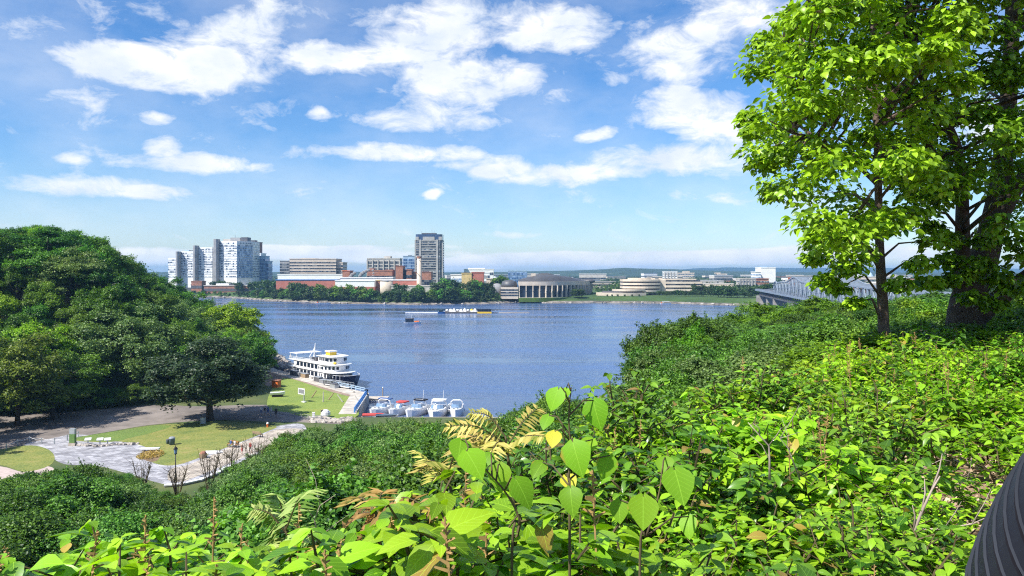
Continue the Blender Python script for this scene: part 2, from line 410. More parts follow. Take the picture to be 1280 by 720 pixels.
so = bpy.data.objects.new('sun', sd); COL.objects.link(so); so.rotation_euler = (-SUN).to_track_quat('-Z', 'Y').to_euler(); so.location = (-60, -30, 90)
cd = bpy.data.cameras.new('camera'); co = bpy.data.objects.new('camera', cd); COL.objects.link(co); SC.camera = co
co.location = (0, 0, H); co.rotation_euler = (R(90), 0, 0); cd.sensor_width = 36; cd.lens = 27; cd.shift_y = -20/1280
cd.clip_start = .05; cd.clip_end = 40000
SC.view_settings.view_transform = 'Standard'; SC.view_settings.look = 'None'; SC.view_settings.gamma = 1; SC.view_settings.exposure = EXPO if 'EXPO' in globals() else 0.72
SC.cycles.max_bounces = 6; SC.cycles.diffuse_bounces = 2; SC.cycles.glossy_bounces = 2; SC.cycles.transmission_bounces = 3
SC.cycles.volume_bounces = 0; SC.cycles.transparent_max_bounces = 8
SC.cycles.use_adaptive_sampling = True; SC.cycles.adaptive_threshold = .02; SC.cycles.use_denoising = False; SC.cycles.pixel_filter_type = 'BLACKMAN_HARRIS'; SC.cycles.filter_width = 1.15
SC.cycles.caustics_reflective = False; SC.cycles.caustics_refractive = False
SC.cycles.sample_clamp_indirect = 5

# ---------------------------------------------------------------- ground
PLAT = [(-60,-60),(-8,-10),(-3.4,.5),(-2.3,1.8),(-1.5,2.5),(-.9,3.0),(-.3,3.8),(.1,4.8),(.4,5.3),(.85,5.8),(1.3,6.4),(1.75,7.0),(2.45,8.2),(3.1,8.8),(4.4,11.2),(6.5,14.7),(8.4,17),(13,28),(19,60),(30,90),(50,120),(120,140),(240,140),(240,-60)]
HILL = [(-400,400),(-250,392),(-140,322),(-94,275),(-76,215),(-74,182),(-86,166),(-132,150),(-150,110),(-150,-60),(-400,-60)]
LAND = [(-400,490),(-250,430),(-140,352),(-94,296),(-80,262),(-76,242),(-71,231.5),(-52,208),(-45,198),(-34.8,187),(-33,160),(-4,159),(30,140),(80,150),(150,170),(240,175),(240,-60),(-400,-60)]
def pdist(P, X, Y):
    X = np.asarray(X, float); Y = np.asarray(Y, float); d = np.full(X.shape, 1e9); ins = np.zeros(X.shape, bool)
    n = len(P)
    for i in range(n):
        x1, y1 = P[i]; x2, y2 = P[(i+1)%n]; dx, dy = x2-x1, y2-y1
        t = np.clip(((X-x1)*dx+(Y-y1)*dy)/(dx*dx+dy*dy), 0, 1)
        d = np.minimum(d, np.hypot(X-x1-t*dx, Y-y1-t*dy))
        c = (y1 > Y) != (y2 > Y)
        with np.errstate(divide='ignore', invalid='ignore'):
            ins ^= c & (X < (dx*(Y-y1)/(dy if dy else 1e-9)+x1))
    return np.where(ins, -d, d)          # negative inside
def ss(t): t = np.clip(t, 0, 1); return t*t*(3-2*t)
def hgt(X, Y):
    X = np.asarray(X, float); Y = np.asarray(Y, float)
    s = pdist(PLAT, X, Y); zp = np.clip(30.33-.030*np.clip(Y-3.5, 0, 12.5)-.115*np.maximum(Y-16, 0), 21, 31)
    t = np.clip(s/58, 0, 1); z = 2.5+(zp-2.5)*(1-t)**2.5
    near = np.clip(1-np.hypot(X, Y)/40, 0, 1)
    z = z + near*.10*(np.sin(X*1.3+1)*np.cos(Y*1.1)+.5*np.sin(X*2.9+Y*2.3))
    hd = -pdist(HILL, X, Y); z = np.maximum(z, 2.5+34*ss(hd/62)*(.75+.25*ss((330-Y)/120)))
    ld = -pdist(LAND, X, Y); k = ss((ld+1.2)/4.5)
    return np.where(ld < 3.4, -3+(z+3)*k, z)
def h1(x, y): return float(hgt(np.array([x]), np.array([y]))[0])
def grid_mesh(name, xs, ys, zf):
    X, Y = np.meshgrid(xs, ys); Z = zf(X, Y); nx, ny = len(xs), len(ys)
    V = np.stack([X, Y, Z], -1).reshape(-1, 3)
    i = np.arange(nx-1)[None]+np.arange(ny-1)[:,None]*nx
    Fq = np.stack([i, i+1, i+nx+1, i+nx], -1).reshape(-1, 4)
    me = bpy.data.meshes.new(name); me.from_pydata(V.tolist(), [], Fq.tolist())
    me.polygons.foreach_set('use_smooth', [True]*len(Fq)); me.update(); return me
def ground_mat():
    m, nt, b, o = newmat('ground_soil_and_grass'); p = geopos(nt)
    n1 = noise(nt, p, .12, 5); n2 = noise(nt, p, 2.2, 6, .65)
    c = ramp(nt, n1, [(.35, (.05,.085,.02)), (.65, (.10,.12,.035))])
    lit = ramp(nt, n2, [(.3, (.10,.065,.04)), (.5, (.24,.16,.10)), (.7, (.40,.30,.20))])
    s = nd(nt, 'ShaderNodeSeparateXYZ'); nt.links.new(p, s.inputs[0])
    up = mth(nt, 'MULTIPLY', mth(nt, 'SUBTRACT', s.outputs[2], 22), .4, clamp=True)
    c = mixc(nt, up, c, lit); nt.links.new(c, b.inputs['Base Color']); b.inputs['Roughness'].default_value = .95
    bn = nd(nt, 'ShaderNodeBump'); bn.inputs['Strength'].default_value = .8; bn.inputs['Distance'].default_value = .1
    nt.links.new(n2, bn.inputs['Height']); nt.links.new(bn.outputs[0], b.inputs['Normal'])
    return m
xs = np.concatenate([np.arange(-400, -10, 3), np.arange(-10, 24, .5), np.arange(24, 241, 3)])
ys = np.concatenate([np.arange(-60, -4, 3), np.arange(-4, 30, .5), np.arange(30, 500, 3)])
g = link('ground', grid_mesh('ground', xs, ys, hgt), ground_mat()); tag(g, kind='structure')

def water_mat():
    m, nt, b, o = newmat('river_water'); p = geopos(nt)
    mp = nd(nt, 'ShaderNodeMapping'); mp.inputs['Scale'].default_value = (1, .55, 1); mp.inputs['Rotation'].default_value = (0,0,R(12)); nt.links.new(p, mp.inputs[0])
    big = noise(nt, p, .006, 4, .6); mp2 = nd(nt, 'ShaderNodeMapping'); mp2.inputs['Scale'].default_value = (.18, 1.0, 1); nt.links.new(p, mp2.inputs[0])
    streak = noise(nt, mp2.outputs[0], .03, 5, .6)
    w1 = noise(nt, mp.outputs[0], .42, 4, .6); w2 = noise(nt, mp.outputs[0], 2.1, 4, .6); w3 = noise(nt, mp2.outputs[0], .25, 4, .6)
    hsum = mth(nt, 'ADD', mth(nt, 'MULTIPLY', w1, .8), mth(nt, 'ADD', mth(nt, 'MULTIPLY', w2, .14), mth(nt, 'MULTIPLY', w3, .8)))
    bn = nd(nt, 'ShaderNodeBump'); bn.inputs['Distance'].default_value = .9
    nt.links.new(mth(nt, 'MULTIPLY_ADD', mth(nt, 'SUBTRACT', streak, .35, clamp=True), 2.2, .12), bn.inputs['Strength']); nt.links.new(hsum, bn.inputs['Height'])
    nt.links.new(bn.outputs[0], b.inputs['Normal'])
    nt.links.new(ramp(nt, streak, [(.35, (.032,.062,.150)), (.65, (.065,.125,.27))]), b.inputs['Base Color'])
    nt.links.new(mth(nt, 'MULTIPLY_ADD', mth(nt, 'SUBTRACT', streak, .35, clamp=True), .8, .05), b.inputs['Roughness']); b.inputs['IOR'].default_value = 1.33
    return m
mb = MB(); mb.v = [(-6000,60,0),(6000,60,0),(6000,2500,0),(-6000,2500,0)]; mb.face((0,1,2,3))
tag(mb.build('river', water_mat()), kind='structure')

SHORE = [(-9000,1400),(-600,1150),(200,1020),(285,950),(330,860),(400,790),(440,770),(520,749),(600,768),(640,800),(720,792),(800,790),(880,755),(940,715),(1000,680),(1100,620),(1300,570),(9000,500)]
def shoreY(px): return interp(SHORE, px)
def far_ground_mat():
    m, nt, b, o = newmat('far_bank_grass_and_city'); p = geopos(nt)
    n1 = noise(nt, p, .02, 5, .6); n2 = noise(nt, p, .12, 4, .7)
    c = ramp(nt, n1, [(.35, (.022,.055,.010)), (.6, (.05,.10,.015)), (.75, (.11,.14,.03))])
    sp = nd(nt, 'ShaderNodeSeparateXYZ'); nt.links.new(p, sp.inputs[0])
    inl = mth(nt, 'MULTIPLY', mth(nt, 'SUBTRACT', sp.outputs[1], 1100), .004, clamp=True)
    city = ramp(nt, n2, [(.42, (.025,.045,.02)), (.56, (.06,.075,.04)), (.66, (.35,.33,.30))])
    c = mixc(nt, inl, c, city)
    rk = ramp(nt, n2, [(.4, (.06,.055,.045)), (.6, (.24,.21,.18))])
    lo = mth(nt, 'SUBTRACT', 1.0, mth(nt, 'MULTIPLY', mth(nt, 'SUBTRACT', sp.outputs[2], 1.6), 1.6, clamp=True))
    c = mixc(nt, lo, c, rk)
    nt.links.new(c, b.inputs['Base Color']); b.inputs['Roughness'].default_value = .95
    return m
def far_ground():
    cols = [-9000,-4000,-2000,-1000,-600]+list(range(-400,1700,12))+[2200,4000,9000]
    offs = [(-12,-2),(-2,-.3),(1,.8),(5,1.7),(9,2.6),(20,4.6),(34,6.2),(60,6.6),(120,7),(300,7.5),(800,8),(2000,9),(5000,11),(12000,13)]
    mb = MB(); n = len(cols)
    for o, z in offs:
        for px in cols:
            Y = shoreY(px)+o+(3*math.sin(px*.07)+2*math.sin(px*.19) if o < 40 else 0); mb.v.append(((px-640)/F*Y, Y, z))
    for j in range(len(offs)-1):
        for i in range(n-1): a = j*n+i; mb.face((a, a+1, a+n+1, a+n))
    tag(mb.build('far_ground', far_ground_mat(), smooth=True), kind='structure')
far_ground()
def ridge(name, env, Y0, depth, mt, wob):
    cols = list(range(-400, 1750, 6)); rows = 9; mb = MB()
    for j in range(rows):
        t = j/(rows-1); Y = Y0+(t-.5)*depth; prof = math.sin(math.pi*t)**.8
        for px in cols:
            zt = H+(HZ-interp(env, px))/F*Y0 + wob*(noise1(px*.05+j*3)+.5*noise1(px*.17+j))
            mb.v.append(((px-640)/F*Y, Y, lerp(4, max(zt, 5), prof)))
    n = len(cols)
    for j in range(rows-1):
        for i in range(n-1): a = j*n+i; mb.face((a, a+1, a+n+1, a+n))
    tag(mb.build(name, mt, smooth=True), kind='structure')
def noise1(x):
    i = math.floor(x); f = x-i; r = lambda k: math.sin(k*127.1+311.7)*43758.5453 % 1-.5
    return lerp(r(i), r(i+1), f*f*(3-2*f))
def hillmat(name, a, b_, specks, sc):
    m, nt, b, o = newmat(name); p = geopos(nt)
    n1 = noise(nt, p, sc, 6, .7); c = ramp(nt, n1, [(.4, a), (.6, b_)])
    if specks:
        n2 = noise(nt, p, .03, 3, .7); c = mixc(nt, mth(nt, 'MULTIPLY', mth(nt, 'SUBTRACT', n2, .66), 12, clamp=True), c, (.4,.38,.34))
    nt.links.new(c, b.inputs['Base Color']); b.inputs['Roughness'].default_value = 1; return m
ridge('wooded_hills', [(-400,341),(200,340),(440,339.6),(560,340.5),(600,340.3),(640,339.6),(700,338.4),(745,337.2),(765,335.4),(782,334.6),(800,335.2),(830,336.4),(870,337.3),(900,338.5),(960,340),(1100,340.5),(1750,341)], 4300, 2200, hillmat('near_hill_woods', (.012,.032,.014), (.03,.06,.022), True, .012), 3)
ridge('blue_hills', [(-400,341),(700,340),(780,338),(850,337),(875,334.6),(890,335.2),(910,334),(930,334.6),(1000,335),(1130,335),(1300,336),(1750,338)], 8600, 3000, hillmat('far_hill_woods', (.014,.030,.018), (.02,.045,.022), False, .002), 3)
# the air: pale blue haze over the whole scene
hz = MB().box(-11500, 11500, -100, 12200, -4, 118)
m, nt, b, o = newmat('haze_air'); nt.nodes.remove(b)
pv = nd(nt, 'ShaderNodeVolumePrincipled'); pv.inputs['Color'].default_value = (.30,.60,1,1); pv.inputs['Density'].default_value = 9.5e-5; pv.inputs['Anisotropy'].default_value = .1
nt.links.new(pv.outputs[0], o.inputs['Volume'])
HAZE = hz.build('haze', m); tag(HAZE, kind='stuff')

# ---------------------------------------------------------------- lawns, road, paths on the terrace
def sheet(name, pts, z, mt, edge=0, smooth=4, kind='structure', th=.0):
    P = smooth_poly([G(a, c) for a, c in pts], smooth) if smooth else [G(a, c) for a, c in pts]
    mb = MB(); mb.prism(P, z-.3, z)
    o = mb.build(name, mt); tag(o, kind=kind); return o
def grassmat(name, a, c, dry, f):
    m, nt, b, o = newmat(name); p = geopos(nt)
    n1 = noise(nt, p, .20, 7, .72); n2 = noise(nt, p, 3.2, 5, .75)
    col = ramp(nt, n1, [(.32, a), (f, c), (.72, dry)])
    col = mixc(nt, .45, col, ramp(nt, n2, [(.35, (.02,.04,.008)), (.65, (.34,.36,.12))]))
    nt.links.new(col, b.inputs['Base Color']); b.inputs['Roughness'].default_value = .95
    bn = nd(nt, 'ShaderNodeBump'); bn.inputs['Strength'].default_value = .6; bn.inputs['Distance'].default_value = .08
    nt.links.new(n2, bn.inputs['Height']); nt.links.new(bn.outputs[0], b.inputs['Normal']); return m
asph = mat('asphalt', (.23,.20,.18), .9, scale=.18, var=.5, bump=.3, bscale=8)
def pavermat(name, a, c, sc):
    m, nt, b, o = newmat(name); p = geopos(nt)
    br = nd(nt, 'ShaderNodeTexBrick'); br.inputs['Scale'].default_value = sc; nt.links.new(p, br.inputs['Vector'])
    br.inputs['Color1'].default_value = a+(1,); br.inputs['Color2'].default_value = c+(1,); br.inputs['Mortar'].default_value = (.22,.21,.20,1)
    br.inputs['Mortar Size'].default_value = .03; br.inputs['Brick Width'].default_value = .9; br.inputs['Row Height'].default_value = .5
    n1 = noise(nt, p, .35, 5, .7)
    nt.links.new(mixc(nt, .8, br.outputs[0], ramp(nt, n1, [(.35, (.42,.42,.44)), (.62, (1,1,1))]), 'MULTIPLY'), b.inputs['Base Color']); b.inputs['Roughness'].default_value = .85
    return m
gA = grassmat('park_lawn', (.05,.12,.010), (.20,.22,.03), (.38,.27,.10), .52)
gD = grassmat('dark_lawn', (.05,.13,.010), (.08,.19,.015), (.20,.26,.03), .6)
gQ = grassmat('quay_lawn', (.10,.20,.012), (.20,.30,.025), (.34,.31,.06), .55)
sheet('road', [(-60,560),(-60,525),(60,512),(140,508),(200,506),(250,508),(330,506),(400,512),(440,520),(440,530),(380,528),(335,527),(270,525),(190,531),(140,539),(95,547),(40,560),(0,566)], 2.510, asph)
sheet('plaza', [(30,556),(60,549),(95,543),(140,548),(184,556),(200,560),(214,575),(250,570),(290,553),(325,543),(345,533),(378,530),(380,546),(345,560),(300,578),(250,598),(225,606),(200,604),(160,592),(120,582),(80,580),(55,566)], 2.514, pavermat('pale_pavers', (.27,.27,.30), (.54,.54,.57), .8))
sheet('promenade', [(214,586),(232,582),(250,575),(290,558),(325,545),(345,537),(376,536),(376,543),(345,556),(300,574),(250,594),(228,602),(210,600)], 2.518, pavermat('sandy_pavers', (.44,.38,.31), (.60,.53,.43), .9), smooth=3)
sheet('lawn', [(88,549),(140,540),(190,532),(240,529),(270,526),(312,529),(345,533),(335,539),(300,553),(250,572),(222,581),(200,581),(184,574),(188,566),(180,558),(150,552),(125,553)], 2.522, gA)
sheet('shaded_lawn', [(92,548),(140,540),(192,532),(214,533),(190,541),(160,548),(150,551),(125,552)], 2.526, gD)  # greener, less dry grass on the road side of the lawn
sheet('left_lawn', [(-60,575),(-20,566),(30,557),(56,560),(68,570),(62,582),(30,590),(0,581),(-60,578)], 2.522, gA)
sheet('garden_bed', [(176,568),(184,563),(192,562),(200,568),(196,576),(186,577),(178,573)], 2.530, mat('planting_soil', (.22,.15,.09), .95, scale=1.5, var=.5))
sheet('lower_path', [(-60,581),(0,583),(30,590),(60,583),(70,592),(40,604),(-60,604)], 2.518, mat('pink_gravel', (.48,.39,.36), .95, scale=1.2, var=.3))
sheet('quay_lawn', [(338,490),(352,471),(380,473),(410,482),(452,497),(449,510),(443,522),(395,524),(360,516),(335,510)], 2.518, gQ, smooth=3)
sheet('gravel_track', [(328,472),(345,464),(362,468),(400,476),(430,485),(452,493),(449,498),(415,490),(385,480),(362,473),(350,474),(338,482),(330,480)], 2.522, mat('brown_gravel', (.30,.22,.17), .95, scale=.9, var=.45))
# ---------------------------------------------------------------- trees
def crown_mesh(name, seed, Rx, Rz, zc, nl, lobeR, leaf, N, mt, asym=.12, flat=.75, umin=-.8, core=.4):
    r = np.random.default_rng(seed)
    # lobes: leaf clumps of uneven size on limbs, biased to the outside of the crown
    u = r.uniform(umin, 1, nl); a = r.uniform(0, 2*np.pi, nl); s = np.sqrt(1-u*u); fac = r.uniform(.40, 1.0, nl)
    c = np.stack([Rx*s*np.cos(a)*fac, Rx*s*np.sin(a)*fac, Rz*u*fac], 1)
    c[:,0] *= 1+asym*r.normal(); c[:,1] *= 1+asym*r.normal()
    lr = lobeR*r.uniform(.5, 1.4, nl); w = lr**2; w /= w.sum()
    k = r.choice(nl, N, p=w)
    d = r.normal(size=(N,3)); d /= np.linalg.norm(d, axis=1, keepdims=True)
    d[:,2] = np.where(d[:,2] < -.35, -d[:,2], d[:,2])
    p = c[k] + d*lr[k][:,None]*r.uniform(.5, 1.18, N)[:,None]*np.array([1,1,flat])
    # ragged shoots: leaves strung along twigs that stick out of the clumps
    nt_ = nl*9; tk = r.integers(0, nl, nt_); td = r.normal(size=(nt_,3)); td += c[tk]/np.array([Rx,Rx,Rz])*1.2; td[:,2] += .35; td /= np.linalg.norm(td, axis=1, keepdims=True)
    tl = r.uniform(1.15, 1.75, nt_); m_ = r.random(N) < .20; ti = r.integers(0, nt_, N); tt = .8+(tl[ti]-.8)*r.random(N)
    q_ = c[tk[ti]]+td[ti]*lr[tk[ti]][:,None]*tt[:,None]*np.array([1,1,.9])+r.normal(size=(N,3))*leaf*.45
    p = np.where(m_[:,None], q_, p); d = np.where(m_[:,None], td[ti], d)
    e = np.sqrt((p[:,0]/Rx)**2+(p[:,1]/Rx)**2+(p[:,2]/Rz)**2)
    keep = e > core; p, d, k = p[keep], d[keep], k[keep]; N = len(p)
    n = d*.7 + np.array([0,0,.55]) + r.normal(size=(N,3))*.62
    tint = np.clip(.45+.30*r.normal(size=N)*.7+.18*(r.random(nl)[k]-.5)*2, 0, 1)
    pos = p+np.array([0,0,zc])
    return inst_mesh(name, LV2, LF2, rotmats(n, r=r), pos, leaf*r.uniform(.7, 1.35, N), tint), c+np.array([0,0,zc]), lr
def make_tree(kind, label, seed, Rx, Rz, zc, nl, lobeR, leaf, N, mt, bark, tr, group=None, **kw):
    me, c, lr = crown_mesh('crown', seed, Rx, Rz, zc, nl, lobeR, leaf, N, mt, **kw)
    root = thing(kind, label, 'tree', (0,0,0), 0, group)
    link('crown', me, mt, root)
    r = random.Random(seed); mb = MB(); top = zc+Rz*.45
    pts = [Vector((r.uniform(-.1,.1)*i*.2, r.uniform(-.1,.1)*i*.2, top*i/6-.6*(i == 0))) for i in range(7)]
    mb.tube(pts, [tr*1.35]+[tr*(1-.12*i) for i in range(1,7)], 8)
    for i in range(0, len(c), max(1, len(c)//9)):
        q = Vector(c[i]); z0 = max(zc-Rz*.75, min(q.z-1.2, top))
        b = Vector((0,0,z0*.8)); mid = b.lerp(q, .5)+Vector((0,0,-.06*Rx))
        mb.tube([b, mid, q], [tr*.5, tr*.3, tr*.1], 5)
    mb.build('trunk', bark, root, smooth=True)
    return root
STORE = Vector((0,-200,0))
def place(proto_km, x, y, z, h, base_h, rr=None, label=None, wide=1.0, group=None):
    root, km = proto_km; s = h/base_h
    return dup_k(root, km, (x, y, z-.15), random.uniform(0, 6.28), label, group, (s*wide, s*wide, s))
PROTOS = []
def proto(*a, **k):
    t = make_tree(*a, **k); t['proto'] = 1; PROTOS.append(t); return (t, kidmap(t))
# base height 14
HB = 14.6
hill = [proto('hill_tree', 'x', 11+i, 5.8+.4*(i%2), 6.1, 7.7, 58, 1.3, .31, 27000, M['hillleaf' if i < 3 else 'yglleaf'], M['barkd'], .30) for i in range(4)]
oliv = proto('hill_tree', 'x', 31, 6.2, 6.1, 7.7, 60, 1.35, .30, 26000, M['oliveleaf'], M['barkd'], .32)
aut = proto('hill_tree', 'x', 35, 6.2, 6.1, 7.7, 50, 1.5, .32, 22000, M['autleaf'], M['barkd'], .32)
maple = proto('maple_tree', 'x', 33, 6.6, 6.0, 7.7, 80, 1.35, .32, 42000, M['darkleaf'], M['barkd'], .42, umin=-.85)
HENV = [(-200,290),(0,282),(50,279),(100,289),(130,303),(150,318),(180,338),(200,350),(240,358),(262,366),(285,380),(305,398),(330,425),(337,450),(342,478),(350,520)]
cnt = 0
HG = 'trees of the wooded hill on the left bank'
HL = ['dense green broadleaf tree packed among others on the wooded hill at the left', 'bright green leafy tree among darker ones on the wooded hill at the left']
kmh = hill
named = [(262, 152, 419, 10.9, maple, 'dark green round-crowned maple standing alone beside the park road', 'maple_tree', 2.5),
         (165, 178, 380, 11.0, oliv, 'large grey-green feathery tree behind the dark maple', None, None),
         (288, 236, 372, 11.5, hill[3], 'bright green tree on the river point left of the docked tour ship', None, None),
         (312, 222, 404, 6.0, hill[0], 'green tree at the water edge right above the dark maple', None, None),
         (22, 147, 412, 9.4, aut, 'tree with orange-brown turning top at the left edge above the road', None, None),
         (98, 174, 430, 8.5, hill[1], 'deep green tree overhanging the shaded road at the far left', None, None),
         (206, 243, 345, 9.0, hill[2], 'dark tree on the shoulder of the hill in front of the white office towers', None, None),
         (66, 154, 440, 8.6, hill[0], 'deep green tree overhanging the road beside the orange-topped one', None, None),
         (60, 205, 278, 9.5, hill[0], 'tall tree crowning the highest part of the wooded hill', None, None),
         (118, 215, 291, 8.0, hill[1], 'dark tree on the right shoulder of the hilltop skyline', None, None)]
taken = []
for px, Y, top, Rr, pk, lab, nm, zz in named:
    x = (px-640)/F*Y; zt = H+(HZ-top)/F*Y; zg = h1(x, Y); hh = zt-zg
    if nm is None and zg < 2.4: zg = 2.4; hh = zt-zg
    o = place(pk, x, Y, zg, hh, HB, label=lab, wide=(Rr/6.2)/(hh/HB)); taken.append((x, Y, Rr))
    if nm is None: o['group'] = HG
r = random.Random(5)
cand = []
yy = 100.0
while yy < 330:
    xx = -260.0
    while xx < -60:
        x = xx+r.uniform(-2.6, 2.6); y = yy+r.uniform(-2.6, 2.6); xx += 8.2
        if y < 60 or x/y < (-1.15 if y < 180 else -.80): continue
        cand.append((x, y))
    yy += 8.0
hdv = pdist(HILL, [c[0] for c in cand], [c[1] for c in cand]); ldv = pdist(LAND, [c[0] for c in cand], [c[1] for c in cand])
for (x, y), hd, ld in zip(cand, hdv, ldv):
    if hd > 4 or ld > -7: continue
    px = 640+F*x/y
    if any(math.hypot(x-a, y-b) < R_*.72 for a, b, R_ in taken): continue
    zg = h1(x, y); hh = r.uniform(11.5, 17)
    zt = H+(HZ-interp(HENV, px)-r.uniform(0, 5))/F*y
    if hd > -10: hh = min(hh, 14)
    if zg+hh > zt: hh = zt-zg
    if hh < 6.5: continue
    k = r.choice([0,0,1,1,2,2,3]); pk = hill[k]
    if r.random() < .09: pk = oliv
    place(pk, x, y, zg, hh, HB, label=HL[1] if k == 3 and pk is not oliv else HL[0], wide=r.uniform(.95, 1.3)*max(1, 11.5/hh), group=HG); cnt += 1
print('hill trees', cnt)

# slope below the lookout
SB = 9.4
slope = [proto('slope_tree', 'x', 51+i, 3.5, 3.0, 4.9, 32, .98, .13, 54000, M['slopeleaf' if i != 2 else 'oliveleaf'], M['bark'], .13, umin=-.8) for i in range(4)]
SENV = [(-300,600),(0,590),(60,577),(95,560),(120,568),(150,584),(180,599),(205,608),(230,611),(250,608),(282,593),(310,571),(335,553),(362,532),(400,521),(450,514),(500,513),(545,516),(572,514),(600,519),(612,516),(650,503),(695,480),(740,490),(772,486),(786,474),(800,446),(812,416),(832,404),(850,414),(870,402),(900,404),(940,388),(975,377),(1000,378),(1035,368),(1060,372),(1110,366),(1150,368),(1200,362),(1280,352),(1500,352)]
lightp = proto('slope_tree', 'x', 58, 3.5, 3.3, 4.6, 30, .98, .135, 50000, M['brightleaf'], M['bark'], .13, umin=-.8)
SG = 'trees on the slope below the lookout'
cand = []
yy = 24.0
while yy < 118:
    xx = -85.0; st = 3.4+yy*.022
    while xx < 85:
        x = xx+r.uniform(-1, 1)*st*.32; y = yy+r.uniform(-1, 1)*st*.32; xx += st
        if abs(x/y) > .76: continue
        cand.append((x, y))
    yy += st
pdv = pdist(PLAT, [c[0] for c in cand], [c[1] for c in cand]); ldv = pdist(LAND, [c[0] for c in cand], [c[1] for c in cand])
cnt = 0; sl = []
for (x, y), s, ld in zip(cand, pdv, ldv):
    px = 640+F*x/y
    if ld > -3: continue
    if s < 1.8 and not (y > 26): continue
    if s < 0 and y < 30: continue
    zg = h1(x, y); zt = H+(HZ-interp(SENV, px)-(r.uniform(0, 9)*min(1, 40/y) if px < 770 else 2+r.choice([0, 8, 18, 30])*r.uniform(.6, 1.2)))/F*y
    if s > 48 and px < 420 and y > 84: hmax = 5.5
    else: hmax = 14.0 if px > 760 else 12.0
    if px > 240 and px < 600 and y > 84: hmax = 12
    hh = min(zt-zg, hmax*r.uniform(.8, 1.1))
    if px > 770:
        if r.random() < .42 or (px < 806 and y > 34): continue
    if hh < 2.2: continue
    if px < 362 and y > 100: continue
    sl.append((x, y, zg, hh, px))
print('slope candidates', len(sl))
if len(sl) > 290:
    r.shuffle(sl); sl = sorted(sl, key=lambda t: t[1]*(.9+.2*r.random()))[:290]
for x, y, zg, hh, px in sl:
    k = r.choice([0,1,3,0,1,3,2]) if px < 1000 else r.choice([0,1,3])
    if px > 900 and r.random() < .16: place(lightp, x, y, zg, hh, SB, label='lighter green rounded tree in the thicket between the river and the lookout', wide=1.2, group='lighter trees of the thicket'); continue
    lab = 'leafy green tree among others on the slope below the lookout' if px < 770 else 'leafy green tree in the thicket between the river and the shrubs at the right'
    place(slope[k], x, y, zg, hh, SB, label=lab, wide=r.uniform(.95,1.25)*max(1, min(1.5 if px < 770 else 1.15, 6.0/hh)), group=SG if px < 770 else 'thicket trees between the river and the lookout')
    cnt += 1
print('slope trees', cnt)

for px, top, Y, Rr, k in [(830,395,62,3.4,0),(868,387,66,3.6,1),(815,425,56,2.6,3),(812,458,48,2.0,0),(850,424,50,2.8,3),(906,393,68,3.2,2),(942,381,74,4.0,4),(985,375,80,4.4,4),(1036,365,84,5.0,4),(1012,388,64,3.4,0),(1062,370,72,4.0,4),(1090,372,60,3.4,0),(905,420,46,2.6,1),(955,408,50,2.8,3),(845,445,42,2.5,1),(884,425,44,2.8,0),(925,424,44,2.8,3),(975,404,50,3.2,4),(1030,390,56,3.6,4),(1005,372,90,4.6,1),(962,376,86,4.2,0),(925,385,76,3.6,4),(850,397,58,2.6,4),(888,391,70,3.0,0),(828,425,50,2.8,2),(1000,402,48,3.6,1),(1130,366,66,4.6,0),(1165,360,70,4.6,1),(690,482,50,2.6,0),(735,488,44,2.6,4),(655,505,54,2.6,1)]:
    x = (px-640)/F*Y; zg = h1(x, Y); hh = (H+(HZ-top)/F*Y-zg)*1.09
    place(slope[k] if k < 4 else lightp, x, Y, zg, hh, SB, label='tall leafy tree standing out of the thicket between the river and the lookout' if k < 4 else 'lighter green rounded tree in the thicket between the river and the lookout', wide=1.2*(Rr/3.5)/(hh/SB), group='tall trees of the thicket' if k < 4 else 'lighter trees of the thicket')
# undergrowth at the foot of the wooded hill and trees shading the road from beyond the left edge
base = [(-134,146),(-126,148),(-120,152),(-112,156),(-106,158),(-100,161),(-94,163),(-88,166),(-83,169),(-79,175),(-77,181),(-76,188),(-77,196),(-78,204),(-79,213),(-82,222),(-86,236)]
for i, (x, y) in enumerate(base): place(slope[i%4], x-1, y+1, h1(x-1, y+1)-1.2, 6+r.random()*3, SB, label='low dark undergrowth tree at the foot of the wooded hill beside the road', wide=1.5, group='undergrowth at the foot of the wooded hill')
for x, y, hh in [(-99,129,17),(-107,139,17),(-112,127,18),(-93,121,13),(-104,118,16),(-116,141,17),(-122,133,18)]: place(hill[0], x, y, 2.5, hh, HB, label='green tree at the park edge beyond the left side of the road', wide=1.1, group='trees at the left park edge')

# far bank
fart = [proto('far_tree', 'x', 71+i, 5.2, 4.4, 6.2, 22, 1.9, 1.05, 1500, M['farleaf' if i < 2 else 'hillleaf'], M['barkd'], .3, umin=-.8) for i in range(3)]
FB = 11.0
FG = 'trees along the far bank'
def fartree(px, top, off, lab='green tree in the row along the far river bank', grp=FG, Rm=1.0, k=None, zb=None, Y=None):
    Y = Y or shoreY(px)+off; x = (px-640)/F*Y
    zg = zb if zb is not None else interp([(0,.5),(5,1.7),(9,2.6),(20,4.6),(34,6.2),(60,6.6),(300,7.5),(800,8)], Y-shoreY(px))
    hh = H+(HZ-top)/F*Y-zg
    if hh < 3: hh = 3
    place(fart[k if k is not None else r.choice([0,1,2])], x, Y, zg, hh, FB, label=lab, wide=Rm*r.uniform(.9,1.15), group=grp)
FT = [(250,364),(290,366),(305,364),(330,362),(345,359),(400,358),(430,360),(470,363),(490,364),(520,363),(545,362),(560,360),(600,362),(625,368),(640,372)]
px = 225
while px < 626:
    fartree(px, interp(FT, px)+r.uniform(-2, 2.5), r.uniform(7, 14), Rm=1.1 if px < 600 else .8); px += r.uniform(5, 7.5)
for px in range(275, 640, 11): fartree(px+r.uniform(-3,3), interp(FT, px)+5+r.uniform(0,3), 5, Rm=.9)
